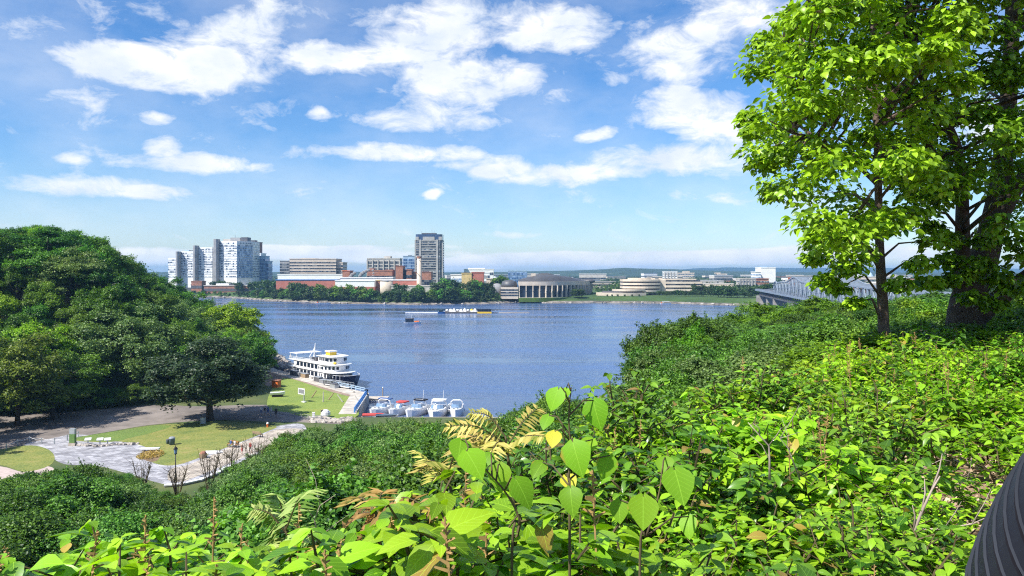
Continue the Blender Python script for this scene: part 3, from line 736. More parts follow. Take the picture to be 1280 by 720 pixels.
for px, top, off in [(318,351,60),(330,349,60),(342,351,50),(333,356,40),(368,352,25),(375,354,25),(437,356,25),(450,357,25),(498,355,20),(523,357,20),(548,352,30),(556,349,40),(565,350,40),(572,353,40),(588,352,30),(597,351,30),(606,353,30),(614,357,30),(268,352,60),(278,350,60),(288,352,60),(300,353,60),(245,352,80),(232,350,80),(218,352,90)]:
    fartree(px, top, off, 'taller dark tree standing behind the far bank row')
for px, Y in ((720, 812), (727, 813)): fartree(px, 360.5, 0, ['left', 'right'][px > 722]+' one of the two trees on the lawn in front of the columned museum', None, 1.0, 0, Y=Y, zb=4.8)
for px, top in [(740,366),(748,364),(757,362)]: fartree(px, top, 75, 'small tree between the museum and the terraced building', 'small trees beside the museum')
for i in range(13): fartree(824+i*4.6, 363+r.uniform(-1,1.5), 45, 'bushy tree in the clipped looking clump right of the terraced building', 'clump right of the terraced building', .9, r.choice([0,1]))
for i in range(9): fartree(828+i*8, 357+r.uniform(-1.5,2), 95, 'dark tree behind the clump right of the terraced building', 'dark trees right of the terraced building', 1.1, 1)
for px, top in [(890,362),(898,358),(905,357),(914,359),(922,362),(930,364),(938,366),(900,362),(912,364),(946,357),(955,355),(964,356),(972,358),(950,362),(962,365),(978,362),(940,360),(985,360)]:
    fartree(px, top, 40 if px < 940 else 60, 'large tree on the far lawn at the left end of the truss bridge', 'trees near the far end of the bridge', 1.3, r.choice([0,1]))
for px in (759, 765, 772, 781, 790, 799): fartree(px, 369.5+r.uniform(-.6,.6), 28, 'small round shrub before the low terraces on the far bank', 'shrubs before the terraced building', .7, 0)
# the wooded city beyond: nobody could count these
def far_woods():
    rr = np.random.default_rng(3); n = 2600
    Y = 900*np.exp(rr.random(n)*1.6); px = rr.uniform(150, 1180, n); keep = (Y > 1500) | ((px > 560) & (Y > 1250)) | (px > 860) | ((px > 745) & (Y > 960)); Y, px = Y[keep], px[keep]; n = len(Y)
    k = np.repeat(np.arange(n), 46); N = len(k); d = rr.normal(size=(N,3)); d /= np.linalg.norm(d, axis=1, keepdims=True); d[:,2] = abs(d[:,2])
    sz = rr.uniform(.7, 1.3, n)
    ctr = np.stack([(px-640)/F*Y, Y, np.full(n, 7.0)], 1)
    p = ctr[k]+d*np.array([20,10,7.5])*sz[k][:,None]*rr.uniform(.7,1.1,N)[:,None]
    me = inst_mesh('distant_woods', LV2, LF2, rotmats(d+rr.normal(size=(N,3))*.4, r=rr), p, rr.uniform(3.5, 6, N), rr.random(N))
    tag(link('distant_woods', me, M['farleaf']), 'dark tree cover spread through the distant town', None, None, 'stuff')
far_woods()
# ---------------------------------------------------------------- big lindens at the right of the lookout
HV, HF, HU = leaf_template(.40, .10, .30, heart=True)
def in_poly(P, x, y):
    c = False; n = len(P)
    for i in range(n):
        x1, y1 = P[i]; x2, y2 = P[(i+1)%n]
        if (y1 > y) != (y2 > y) and x < (x2-x1)*(y-y1)/(y2-y1)+x1: c = not c
    return c
def linden(name, label, seed, outline, Yc, Yr, pc, pw, nl, per, leaf, mt, trunk, forks, bark, fringe=()):
    """outline: crown silhouette (azimuth/height pairs seen from the lookout), filled in depth as an ellipsoid"""
    r = random.Random(seed); rr = np.random.default_rng(seed)
    root = thing(name, label, 'tree', trunk[0][0])
    base = Vector(trunk[0][0]); L = []
    xs_ = [p[0] for p in outline]; ys_ = [p[1] for p in outline]
    while len(L) < nl:
        px = r.uniform(min(xs_), max(xs_)); py = r.uniform(min(ys_), max(ys_))
        if not in_poly(outline, px, py): continue
        q = 1-((px-pc)/pw)**2; dy = Yr*math.sqrt(max(q, .06))
        t = r.uniform(-1, 1); t = math.copysign(abs(t)**.6, t)
        L.append((at(px, py, Yc+dy*t), r.uniform(.34, .68)))
    for px, py, Y, rad in fringe: L.append((at(px, py, Y), rad))
    C = np.array([tuple(a) for a, b in L]); Rr = np.array([b for a, b in L]); n = len(L)
    k = np.repeat(np.arange(n), per); N = len(k)
    d = rr.normal(size=(N,3)); d /= np.linalg.norm(d, axis=1, keepdims=True)
    d[:,2] = np.where(rr.random(N) < .6, abs(d[:,2]), d[:,2])
    p = C[k]+d*Rr[k][:,None]*rr.uniform(.35, 1.05, N)[:,None]*np.array([1,1,.6])
    p[:,2] -= .18*(d[:,0]**2+d[:,1]**2)*Rr[k]
    nrm = np.array([0,0,1.0])+rr.normal(size=(N,3))*.42+d*np.array([.4,.4,.1])
    spin = d*np.array([1,1,0])+np.array([0,0,-.55])+rr.normal(size=(N,3))*.36
    tint = np.clip(.5+rr.normal(size=N)*.22, 0, 1)
    me = inst_mesh('crown', HV, HF, rotmats(nrm, spin), p-np.array(base)[None], leaf*rr.uniform(.65, 1.25, N), tint, HU)
    link('crown', me, mt, root)
    mb = MB()
    for path_i, (path, rad) in enumerate([trunk]+forks):
        P = smooth_poly([tuple(Vector(q)-base) for q in path], 4, closed=False)
        mb.tube(P, list(np.linspace(rad[0], rad[1], len(P))), 12)
    mb.build('trunk', bark, root, smooth=True)
    br = MB(); spine = [Vector(q) for path, _ in [trunk]+forks for q in smooth_poly(path, 6, closed=False)]
    for i in range(0, n, 2):
        q = Vector(C[i]); cands = [s for s in spine if s.z < q.z+.3] or spine
        a = min(cands, key=lambda s: (s-q).length+abs(q.z-s.z-.8)*.3); m1 = a.lerp(q, .45)+Vector((r.uniform(-.2,.2), r.uniform(-.2,.2), r.uniform(.05,.4)))
        w = .012+.006*(a-q).length
        br.tube([tuple(a-base), tuple(m1-base), tuple(q-base)], [w*1.7, w, .006], 5, cap=False)
        for j in range(3):
            e = q+Vector((r.uniform(-1,1), r.uniform(-1,1), r.uniform(-.5,.2)))*L[i][1]*.8
            br.tube([tuple(q-base), tuple(e-base)], [.007, .003], 4, cap=False)
    br.build('branches', bark, root)
    return root
OA = [(1150,-280),(1040,-200),(1000,-60),(1003,0),(985,22),(958,48),(955,92),(985,108),(975,135),(950,158),(950,190),(968,212),(965,238),(1000,258),(1015,290),(1030,312),(1040,332),(1075,322),(1088,285),(1130,276),(1200,230),(1240,-280)]
FA = [(955,50,15.2,.34),(950,90,15.0,.32),(941,163,14.8,.28),(934,147,15.1,.22),(955,205,14.6,.34),(968,240,14.8,.3),(1018,322,14.4,.26),(1032,350,14.3,.28),(1048,360,14.6,.22),(1060,335,14.2,.3),
      (1068,378,14.0,.18),(1125,355,13.9,.26),(1150,330,14.3,.3),(1160,352,14.5,.26),(1170,300,14.6,.4)]
b1 = at(1106, 425, 15); b1.z = h1(b1.x, b1.y)-.15
linden('linden_tree', 'slender straight-trunked linden rising left of the massive dark trunk', 5, OA, 15, 3.2, 1100, 190, 210, 175, .115, M['linden'],
       ([tuple(b1), tuple(at(1104,395,15)), tuple(at(1101,340,15)), tuple(at(1099,290,15)), tuple(at(1097,200,15)), tuple(at(1092,60,15)), tuple(at(1085,-120,15))], (.115,.04)),
       [([tuple(at(1101,340,15)), tuple(at(1080,310,14.7)), tuple(at(1050,300,14.5))], (.03,.012)),
        ([tuple(at(1097,230,15)), tuple(at(1050,190,14.8)), tuple(at(990,165,14.8))], (.055,.012)),
        ([tuple(at(1095,120,15)), tuple(at(1040,70,15.3)), tuple(at(980,50,15.2))], (.05,.012))], M['bark'], FA)
OB = [(1080,-320),(1065,-100),(1080,60),(1095,150),(1120,250),(1165,262),(1200,270),(1245,285),(1300,292),(1400,310),(1560,260),(1620,0),(1560,-320)]
FB_ = [(1262,300,15.6,.45),(1285,318,15.4,.5),(1230,300,15.8,.3),(1188,300,16,.3),(1165,285,15.8,.3),(1300,352,16.2,.4),(1150,262,15.6,.45),(1200,345,15.6,.32),(1225,330,15.4,.36),(1248,345,15.6,.32),(1185,325,15.6,.3),(1215,372,15.8,.3),(1180,352,15.9,.25),(1262,360,15.8,.35),(1240,380,16,.3)]
b2 = at(1205, 430, 18.2); b2.z = h1(b2.x, b2.y)-.3
linden('linden_tree', 'massive dark-trunked spreading linden at the right edge', 9, OB, 18, 4.4, 1330, 300, 310, 175, .12, M['lindenb'],
       ([tuple(b2), tuple(at(1208,390,18.2)), tuple(at(1222,345,18.2)), tuple(at(1236,300,18.2)), tuple(at(1250,230,18.4)), tuple(at(1262,100,18.6)), tuple(at(1270,-120,18.6))], (.46,.12)),
       [([tuple(at(1206,395,18.2)), tuple(at(1202,340,18.0)), tuple(at(1203,280,17.8)), tuple(at(1195,180,17.6)), tuple(at(1130,60,17.2))], (.24,.06)),
        ([tuple(at(1200,415,18.3)), tuple(at(1250,372,17.8)), tuple(at(1300,335,17.4)), tuple(at(1370,290,17))], (.26,.10)),
        ([tuple(at(1240,290,18.2)), tuple(at(1300,190,18.0)), tuple(at(1380,110,17.8))], (.2,.05)),
        ([tuple(at(1198,240,17.7)), tuple(at(1140,150,16.8)), tuple(at(1110,100,16.4))], (.1,.03))], M['barkd'], FB_)
# shaded bushes under the lindens and brighter ones right of the big trunk
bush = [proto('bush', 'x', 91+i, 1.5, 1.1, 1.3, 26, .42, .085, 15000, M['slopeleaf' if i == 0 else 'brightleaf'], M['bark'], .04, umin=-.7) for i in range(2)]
BG = 'bushes under the lindens'
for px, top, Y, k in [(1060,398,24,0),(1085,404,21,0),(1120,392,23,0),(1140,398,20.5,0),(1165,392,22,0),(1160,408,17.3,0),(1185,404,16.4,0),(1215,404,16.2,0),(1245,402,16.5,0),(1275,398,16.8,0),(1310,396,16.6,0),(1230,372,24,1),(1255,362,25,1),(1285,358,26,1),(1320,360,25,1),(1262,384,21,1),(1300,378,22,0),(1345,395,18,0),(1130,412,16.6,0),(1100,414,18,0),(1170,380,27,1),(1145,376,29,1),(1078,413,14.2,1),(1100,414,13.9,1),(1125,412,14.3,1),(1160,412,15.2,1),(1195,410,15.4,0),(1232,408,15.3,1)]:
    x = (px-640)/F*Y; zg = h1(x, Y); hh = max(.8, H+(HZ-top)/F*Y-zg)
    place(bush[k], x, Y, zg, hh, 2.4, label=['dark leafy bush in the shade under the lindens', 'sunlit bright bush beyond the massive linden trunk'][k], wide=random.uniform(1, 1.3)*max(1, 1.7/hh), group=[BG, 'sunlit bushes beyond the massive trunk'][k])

# ---------------------------------------------------------------- shrubs of the foreground bed
SV, SF_, SU = leaf_template(.29, .07, .26)
def shrub_proto(seed, hgt_, rad, nst, mt='shrub', ls=1.0, spikes=0):
    r = random.Random(seed); rr = np.random.default_rng(seed)
    root = thing('shrub', 'x', 'shrub'); st = MB(); P = []; Nn = []; Sp = []; Sc = []
    def leafy(pts, rads, start, step):
        st.tube(pts, rads, 4, cap=False)
        for i in range(len(pts)-1):
            a, b = Vector(pts[i]), Vector(pts[i+1]); d = (b-a); L = d.length; d.normalize()
            if i < start: continue
            m = max(1, int(L/step))
            for j in range(m):
                q = a.lerp(b, (j+r.random()*.3)/m); an = r.uniform(0, 6.28)
                side = d.cross(Vector((math.cos(an), math.sin(an), .1))).normalized()
                for sgn in (1, -1):
                    dr = (side*sgn + d*.35 + Vector((0,0,r.uniform(-.25,.15)))).normalized()
                    P.append(tuple(q+dr*.012)); Sp.append(tuple(dr)); Nn.append((r.gauss(0,.30)+d.x*.3, r.gauss(0,.30)+d.y*.3, 1)); Sc.append(r.uniform(.055, .105)*ls)
        e = Vector(pts[-1])
        for j in range(3):
            an = r.uniform(0, 6.28); P.append(tuple(e)); Sp.append((math.cos(an), math.sin(an), r.uniform(-.1,.5))); Nn.append((r.gauss(0,.3), r.gauss(0,.3), 1)); Sc.append(r.uniform(.035, .07))
    for i in range(nst):
        a = r.uniform(0, 6.28); q = math.sqrt(r.random()); x, y = math.cos(a)*rad*q, math.sin(a)*rad*q
        zt = hgt_*(1-.32*q*q)*r.uniform(.8, 1.1); k1 = r.uniform(.2,.5)
        pts = [(x*.15, y*.15, -.05), (x*k1, y*k1, zt*.35), (x*.75+r.uniform(-.04,.04), y*.75+r.uniform(-.04,.04), zt*.7), (x, y, zt*.9), (x*1.05+r.uniform(-.05,.05), y*1.05+r.uniform(-.05,.05), zt)]
        leafy(pts, [.009,.007,.005,.004,.002], 1, .055)
        for j in range(2):
            s0 = Vector(pts[2]).lerp(Vector(pts[3]), r.random()); e = s0+Vector((r.uniform(-1,1), r.uniform(-1,1), r.uniform(.3,.9)))*.16
            leafy([tuple(s0), tuple(s0.lerp(e, .5)), tuple(e)], [.004,.003,.002], 0, .05)
    if spikes:
        for i in range(spikes):
            sk = MB(); a = r.uniform(0, 6.28); q = rad*math.sqrt(r.random())*.8; b0 = Vector((math.cos(a)*q, math.sin(a)*q, hgt_*.8)); e = b0+Vector((r.uniform(-.05,.05), r.uniform(-.05,.05), r.uniform(.16,.28)))
            sk.tube([tuple(b0), tuple(e)], [.003,.002], 4)
            for j in range(16):
                c = b0.lerp(e, .45+.55*j/16); d_ = Vector((r.gauss(0,1), r.gauss(0,1), .4)).normalized()*.022*(1.3-j/16); sk.tube([tuple(c), tuple(c+d_)], [.004,.0025], 3)
            sk.build('seed_spike', M['spike'], root)
    N = len(P); tint = np.clip(.50+rr.normal(size=N)*.24, 0, 1)
    me = inst_mesh('foliage', SV, SF_, rotmats(np.array(Nn), np.array(Sp)), np.array(P), np.array(Sc), tint, SU)
    link('foliage', me, M[mt], root); st.build('stems', M['twig'], root)
    root['proto'] = 1; PROTOS.append(root); return (root, kidmap(root))
shr = [shrub_proto(200+i, .60+.075*(i%3), .42, 17, 'shrub2' if i == 2 else 'shrub3' if i in (5,8) else 'shrub', [1,1.15,.75,.9,1.25,.8,1,.7,1.1][i], 2 if i in (1,6) else 0) for i in range(9)]
low = [shrub_proto(300+i, .34, .34, 12) for i in range(3)]
r = random.Random(21); cnt = 0; y = 1.75; cands = []
while y < 16.2:
    st = .31+y*.0235; x = -2.8
    while x < y*.72:
        cx = x+r.uniform(-.4,.4)*st; cy = y+r.uniform(-.4,.4)*st; x += st
        px = 640+F*cx/max(cy,.1)
        if px > 1330 or px < -40 or cy < 1.6: continue
        cands.append((cx, cy, px))
    y += st*.92
pd = pdist(PLAT, [c[0] for c in cands], [c[1] for c in cands])
n_sh = 0
for (x, y, px), s in zip(cands, pd):
    if s > -.05: continue
    if math.hypot(x-1.25, y-1.5) < .75: continue
    zg = h1(x, y)
    open_ = (px > 1105 and 3.2 < y < 7.6) or (px > 1170 and y <= 3.2)
    if open_:
        if r.random() < .35: continue
        dup_k(*r.choice(low), (x, y, zg), r.uniform(0,6.28), 'low leafy shrub over brown leaf litter at the lower right', 'low shrubs over the leaf litter', r.uniform(.8,1.35)); n_sh += 1; continue
    if r.random() < .05: continue
    sc = r.choice([.78,.9,1,1,1.08,1.22])*r.uniform(.94,1.06)*(1.0 if y > 3 else .92)*(1+max(0, y-9)*.02)
    lab, grp = ('bright green leafy shrub in the sunlit bed below the lindens', 'shrubs of the sunlit bed at the right') if px > 700 else ('bright green leafy shrub at the cliff edge in the lower middle', 'shrubs along the cliff edge')
    dup_k(*r.choice(shr), (x, y, zg), r.uniform(0,6.28), lab, grp, sc); n_sh += 1
print('shrubs', n_sh)
for i, px in enumerate(range(66, 640, 24)):
    Y = 2.3+.5*random.Random(i).random(); top = interp([(66,703),(150,668),(250,676),(330,690),(400,692),(480,672),(560,640),(640,615)], px)+random.Random(i+9).uniform(-10,10)
    c = at(px, top, Y); zg = h1(c.x, c.y); s = max(.7, min(2.0, (c.z-zg)/.68))
    dup_k(*shr[[0,1,3,4,6][i%5]], (c.x, c.y, c.z-.68*s), i*1.3, 'bright green leafy shrub on the very rim along the bottom left', 'shrubs on the rim at the bottom left', s)
# ---------------------------------------------------------------- basswood saplings
def petleaf(root, hang, size, Y0, face=(0,-1,.55), tip=(0,-.3,-1), mt=None, yellow=False):
    """one leaf: blade hanging from a short petiole"""
    V, Fc, UV = leaf_template(.46, random.uniform(.02,.12), random.uniform(.1,.35), heart=True)
    me = inst_mesh('leaf', V, Fc, rotmats(np.array([face], float), np.array([tip], float)), np.array([hang], float), np.array([size]), np.array([1.0 if yellow else random.uniform(.2,.8)]), UV)
    me.polygons.foreach_set('use_smooth', [True]*len(Fc)); return link('leaf', me, mt or M['bigleaf'], root)
ybl = leafmat('yellow_basswood_leaf', (.45,.50,.03), (.60,.58,.05), .01, .4, veins=True, edge=(.45,.28,.08))
def sapling(label, stem_px, Y, leaves, rad=.0048):
    b = at(stem_px[0][0], 700, Y); b.z = h1(b.x, b.y)
    root = thing('basswood_sapling', label, 'sapling', tuple(b), 0, 'basswood saplings')
    path = [(0,0,-.03)]+[tuple(at(px, py, Y)-b) for px, py in stem_px]
    mb = MB(); S = smooth_poly(path, 5, closed=False); mb.tube(S, list(np.linspace(rad, rad*.35, len(S))), 6)
    for lx, ly, sz, dY, yel in leaves:
        size = sz*.86/F*(Y+dY)
        c = at(lx, ly, Y+dY)-b; an = random.uniform(-.9,.9)
        tip = Vector((math.sin(an)*.8, -.35, -1)).normalized(); nrm = Vector((random.uniform(-.7,.4), -1, random.uniform(.4,1.5)))
        hang = c - tip*size*.5
        petleaf(root, tuple(hang), size, Y, tuple(nrm), tuple(tip), ybl if yel else None, yel)
        a = min((Vector(s) for s in S), key=lambda s: (s-hang).length+abs(s.z-(hang.z-.05))*.6)
        mb.tube([tuple(a), tuple(a.lerp(hang, .6)+Vector((0,0,.02))), tuple(hang)], [.0032,.0025,.002], 5)
    mb.build('stem', M['twig'], root, smooth=True)
sapling('tall basswood sapling with broad heart leaves in the lower middle', [(712,640),(711,600),(713,560),(711,520),(714,484)], 2.4,
        [(693,500,34,-.02,0),(746,519,44,.05,0),(684,530,26,.06,0),(692,551,27,-.03,1),(722,574,50,-.08,0),(715,628,40,-.1,0),(757,584,36,.1,0),(712,606,28,.08,1),(735,560,28,.12,0),(707,492,16,0,0),(673,590,30,.2,0)])
sapling('leaning basswood sapling left of the tall one with several broad leaves', [(640,690),(650,655),(635,620),(610,590),(590,570)], 2.35,
        [(654,617,46,-.08,0),(592,583,48,-.05,0),(574,566,38,.05,0),(625,598,40,.04,0),(608,577,26,.1,0)])
sapling('basswood sapling with large rounded leaf at right of the tall one', [(800,700),(808,670),(818,640),(825,610),(828,585)], 2.3,
        [(848,611,54,-.05,0),(803,643,50,-.1,0),(832,585,30,.1,0),(775,640,34,.08,0),(862,660,32,.12,0)])
# ---------------------------------------------------------------- sumac fronds
LVs = [(0,0,0),(.11,.35,.03),(0,1,-.12),(-.11,.35,.03)]
def frond(root, a, e, sag, nlf, ll, mt, up=(0,0,1)):
    a = Vector(a); e = Vector(e); mid = a.lerp(e, .5)+Vector((0,0,sag)); mb = MB()
    S = smooth_poly([tuple(a), tuple(mid), tuple(e)], 6, closed=False); mb.tube(S, list(np.linspace(.004,.0015,len(S))), 5)
    fr = mb.build('frond', M['twig'], root); P = []; Y_ = []; Nn = []; Sc = []
    for i in range(nlf):
        t = .16+.84*i/(nlf-1); k = t*(len(S)-1); j = min(int(k), len(S)-2); q = Vector(S[j]).lerp(Vector(S[j+1]), k-j); d = (Vector(S[j+1])-Vector(S[j])).normalized()
        sd = d.cross(Vector(up)).normalized()
        for s in (1,-1):
            P.append(tuple(q)); Y_.append(tuple(sd*s*1.0+d*.45+Vector((0,0,-.35+random.uniform(-.15,.15))))); Nn.append((random.gauss(0,.15), random.gauss(0,.15)-.3, 1)); Sc.append(ll*(1-.55*abs(t-.45))*random.uniform(.85,1.1))
    me = inst_mesh('leaflets', LVs, [(0,1,2,3)], rotmats(np.array(Nn), np.array(Y_)), np.array(P), np.array(Sc), np.random.default_rng(len(P)).random(len(P)))
    link('leaflets', me, mt, fr)
def sumac(label, hub, Y, tips, nlf, ll, mt, foot=None, dY=.35):
    b = at(hub[0], hub[1], Y); zb = h1(b.x, b.y); base = Vector((b.x+.03, b.y, zb)); root = thing('sumac', label, 'shrub', tuple(base), 0, 'sumacs on the cliff edge')
    mb = MB(); hb = b-base; mb.tube([(0,0,-.05),(.03,0,hb.z*.5),tuple(hb*.98),tuple(hb)], [.012,.009,.006,.004], 6); mb.build('stem', M['twig'], root, smooth=True)
    for i, (px, py) in enumerate(tips):
        e = at(px, py, Y+random.uniform(-dY, dY))-base; frond(root, hb-Vector((0,0,random.uniform(0,.08))), e, random.uniform(.02,.06), nlf, ll, mt)
sumac('yellowing sumac with drooping pinnate fronds against the river edge trees', (632,545), 3.5, [(590,516),(672,510),(572,541),(585,556),(560,533),(680,545),(612,570)], 15, .088, M['sumac'])
sumac('small yellowed sumac left of the big yellowing one', (560,585), 3.3, [(521,564),(522,590),(540,602),(585,560),(530,578)], 12, .075, M['sumac'])
sumac('pale green sumac with upright fronds at the lower left of the cliff edge', (357,655), 3.0, [(392,612),(318,636),(330,690),(388,672),(352,690),(345,618)], 13, .085, M['sumacgreen'])
sumac('rusty brown sumac between the green shrubs at the lower middle', (470,640), 2.8, [(432,632),(430,662),(452,670),(510,628),(505,655),(480,615),(540,640)], 11, .075, M['sumacred'])
sumac('rust tinged low sumac at the bottom left of the middle', (415,690), 2.6, [(392,690),(400,708),(440,684),(445,705)], 9, .07, M['sumacred'])
# dead branches lying and standing among the shrubs
def dead(label, pts, Y, rad, group='dead branches among the shrubs'):
    P = [at(a, c, Y+(d if len(q) > 2 else 0)) for q in pts for a, c, d in [(q+(0,))[:3]]]
    base = P[0].copy(); root = MB(); rel = [tuple(p-base) for p in P]
    root.tube(rel, list(np.linspace(rad, rad*.3, len(rel))), 6)
    for i in range(1, len(rel)-1):
        e = Vector(rel[i])+Vector((random.uniform(-.12,.12), random.uniform(-.05,.05), random.uniform(.05,.18)))
        root.tube([rel[i], tuple(Vector(rel[i]).lerp(e,.5)+Vector((.01,0,.01))), tuple(e)], [rad*.5,rad*.35,rad*.15], 5)
    o = root.build('dead_branch', M['deadtwig'], None, tuple(base), smooth=True); tag(o, label, 'branch', group)
dead('bare grey branch standing upright in the lower right shrubs', [(1141,690),(1142,665),(1152,640),(1165,612),(1175,595)], 3.6, .011)
dead('thin curved dead branch reaching towards the black bin', [(1148,662,.1),(1180,661),(1215,655),(1242,643)], 3.5, .006)
dead('forked pale branch in the middle of the sunlit shrubs', [(962,600),(962,575),(961,557),(950,545),(935,528)], 3.6, .006)
dead('pale twig rising beside the forked branch', [(1000,600),(985,560),(975,548),(1000,540)], 3.7, .004)
dead('bare twig arching over the dark gap at the lower left of the middle', [(390,690),(398,672),(393,650),(400,632),(420,618)], 2.9, .0035)
for k in range(5):
    a = random.Random(40+k); px = 1130+a.uniform(-30,90); py = 560+k*26
    dead(['fallen twig on the leaf litter near the top of the bare patch','fallen twig crossing the upper leaf litter','short fallen twig in the middle of the leaf litter','fallen twig below the middle of the leaf litter','fallen twig on the leaf litter nearest the black bin'][k],
         [(px,py),(px+15,py-4),(px+32,py-12),(px+44,py-9)], 1.62*F/(py-HZ), .005)
# leaf litter
def litter():
    rr = np.random.default_rng(4); N = 5200
    y = rr.uniform(1.8, 9, N); x = y*rr.uniform(.30, .72, N); z = hgt(x, y)+.012+rr.random(N)*.02
    me = inst_mesh('leaf_litter', LV2, LF2, rotmats(np.array([0,0,1.0])+rr.normal(size=(N,3))*.4), np.stack([x,y,z],1), rr.uniform(.04,.09,N), rr.random(N))
    tag(link('leaf_litter', me, leafmat('dry_leaves', (.16,.10,.06), (.50,.38,.26), .02, .1)), 'dry brown leaves lying on the ground', None, None, 'stuff')
litter()
# ---------------------------------------------------------------- black slatted bin
def slat_bin():
    cx, cy = 1.335, 1.50; zg = h1(cx, cy)-.06
    root = thing('litter_bin', 'black twisted-slat metal bin at the bottom right corner', 'bin', (cx, cy, zg))
    prof = [(0,.30),(.3,.36),(.7,.395),(.95,.39),(1.08,.362),(1.2,.315),(1.30,.262),(1.38,.205),(1.44,.15)]
    def rad(z): return float(np.interp(z, [p[0] for p in prof], [p[1] for p in prof]))
    pr = smooth_poly(prof, 5, closed=False)
    n = 30
    for k in range(n):
        mb = MB(); a0 = 2*math.pi*k/n
        for i, (z, q) in enumerate(pr):
            t = z/1.44; a = a0-5.0*(t**1.4); w = (2*math.pi/n)*.36
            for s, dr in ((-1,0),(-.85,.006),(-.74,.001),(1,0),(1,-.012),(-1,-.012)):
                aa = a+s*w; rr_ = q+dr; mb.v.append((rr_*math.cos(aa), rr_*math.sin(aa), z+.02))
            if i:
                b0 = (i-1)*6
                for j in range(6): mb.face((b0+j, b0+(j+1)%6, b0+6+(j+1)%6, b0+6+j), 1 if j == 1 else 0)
        mb.build('slat', [M['black'], M['edgemetal']], root, smooth=False)  # second material paints a highlight line on each slat's raised lip
    MB().lathe([(.31,.0),(.31,.03),(.28,.03),(.28,0)], 40).build('base_ring', M['black'], root)
    MB().lathe([(.155,1.45),(.155,1.475),(.10,1.475),(.10,1.45)], 40).build('top_ring', M['black'], root)
    MB().lathe([(.26,.05),(.33,.6),(.34,.95),(.31,1.08),(.265,1.2),(.21,1.30),(.15,1.38)], 32).build('liner', M['black'], root)
slat_bin()
# ---------------------------------------------------------------- the far bank
def zpy(py, Y): return H-(py-HZ)/F*Y
def xpx(px, Y): return (px-640)/F*Y
ZB = 6.0
def bld(name, label, px0, px1, ytop, Y, depth, wall, win=None, nf=0, band=.5, pil=0, pilm=None, zb=ZB, group=None, rz=0, cat='building', first=.08, roof=None, top_gap=.06, pent=None, low=None, band_m=None, side=True):
    x0, x1 = xpx(px0, Y), xpx(px1, Y); w = x1-x0; zt = zpy(ytop, Y); hh = zt-zb
    root = thing(name, label, cat, ((x0+x1)/2, Y+depth/2, zb), rz, group)
    MB().box(-w/2, w/2, -depth/2, depth/2, -1, hh).build('wall', M[wall], root)
    if nf:
        f0 = hh*first; fh = (hh*(1-top_gap)-f0)/nf
        for i in range(nf):
            z = f0+i*fh+fh*(1-band)/2
            MB().box(-w/2-.25, w/2+.25, -depth/2-.25, depth/2+.25, z, z+fh*band).build('window_band', M[win], root)
    for i in range(pil):
        x = -w/2+w*i/(pil-1) if pil > 1 else 0
        MB().box(x-.7, x+.7, -depth/2-1.0, -depth/2+.5, -.5, hh*.97).build('pilaster', M[pilm or wall], root)
    MB().box(-w/2-.5, w/2+.5, -depth/2-.5, depth/2+.5, hh, hh+.9).build('roof', M[roof or wall], root)
    if pent:
        for (a, c, t, pm) in pent:
            xa, xb = xpx(a, Y)-(x0+x1)/2, xpx(c, Y)-(x0+x1)/2
            MB().box(xa, xb, -depth*.2, depth*.3, hh+.85, zpy(t, Y)-zb).build('penthouse', M[pm], root)
    return root
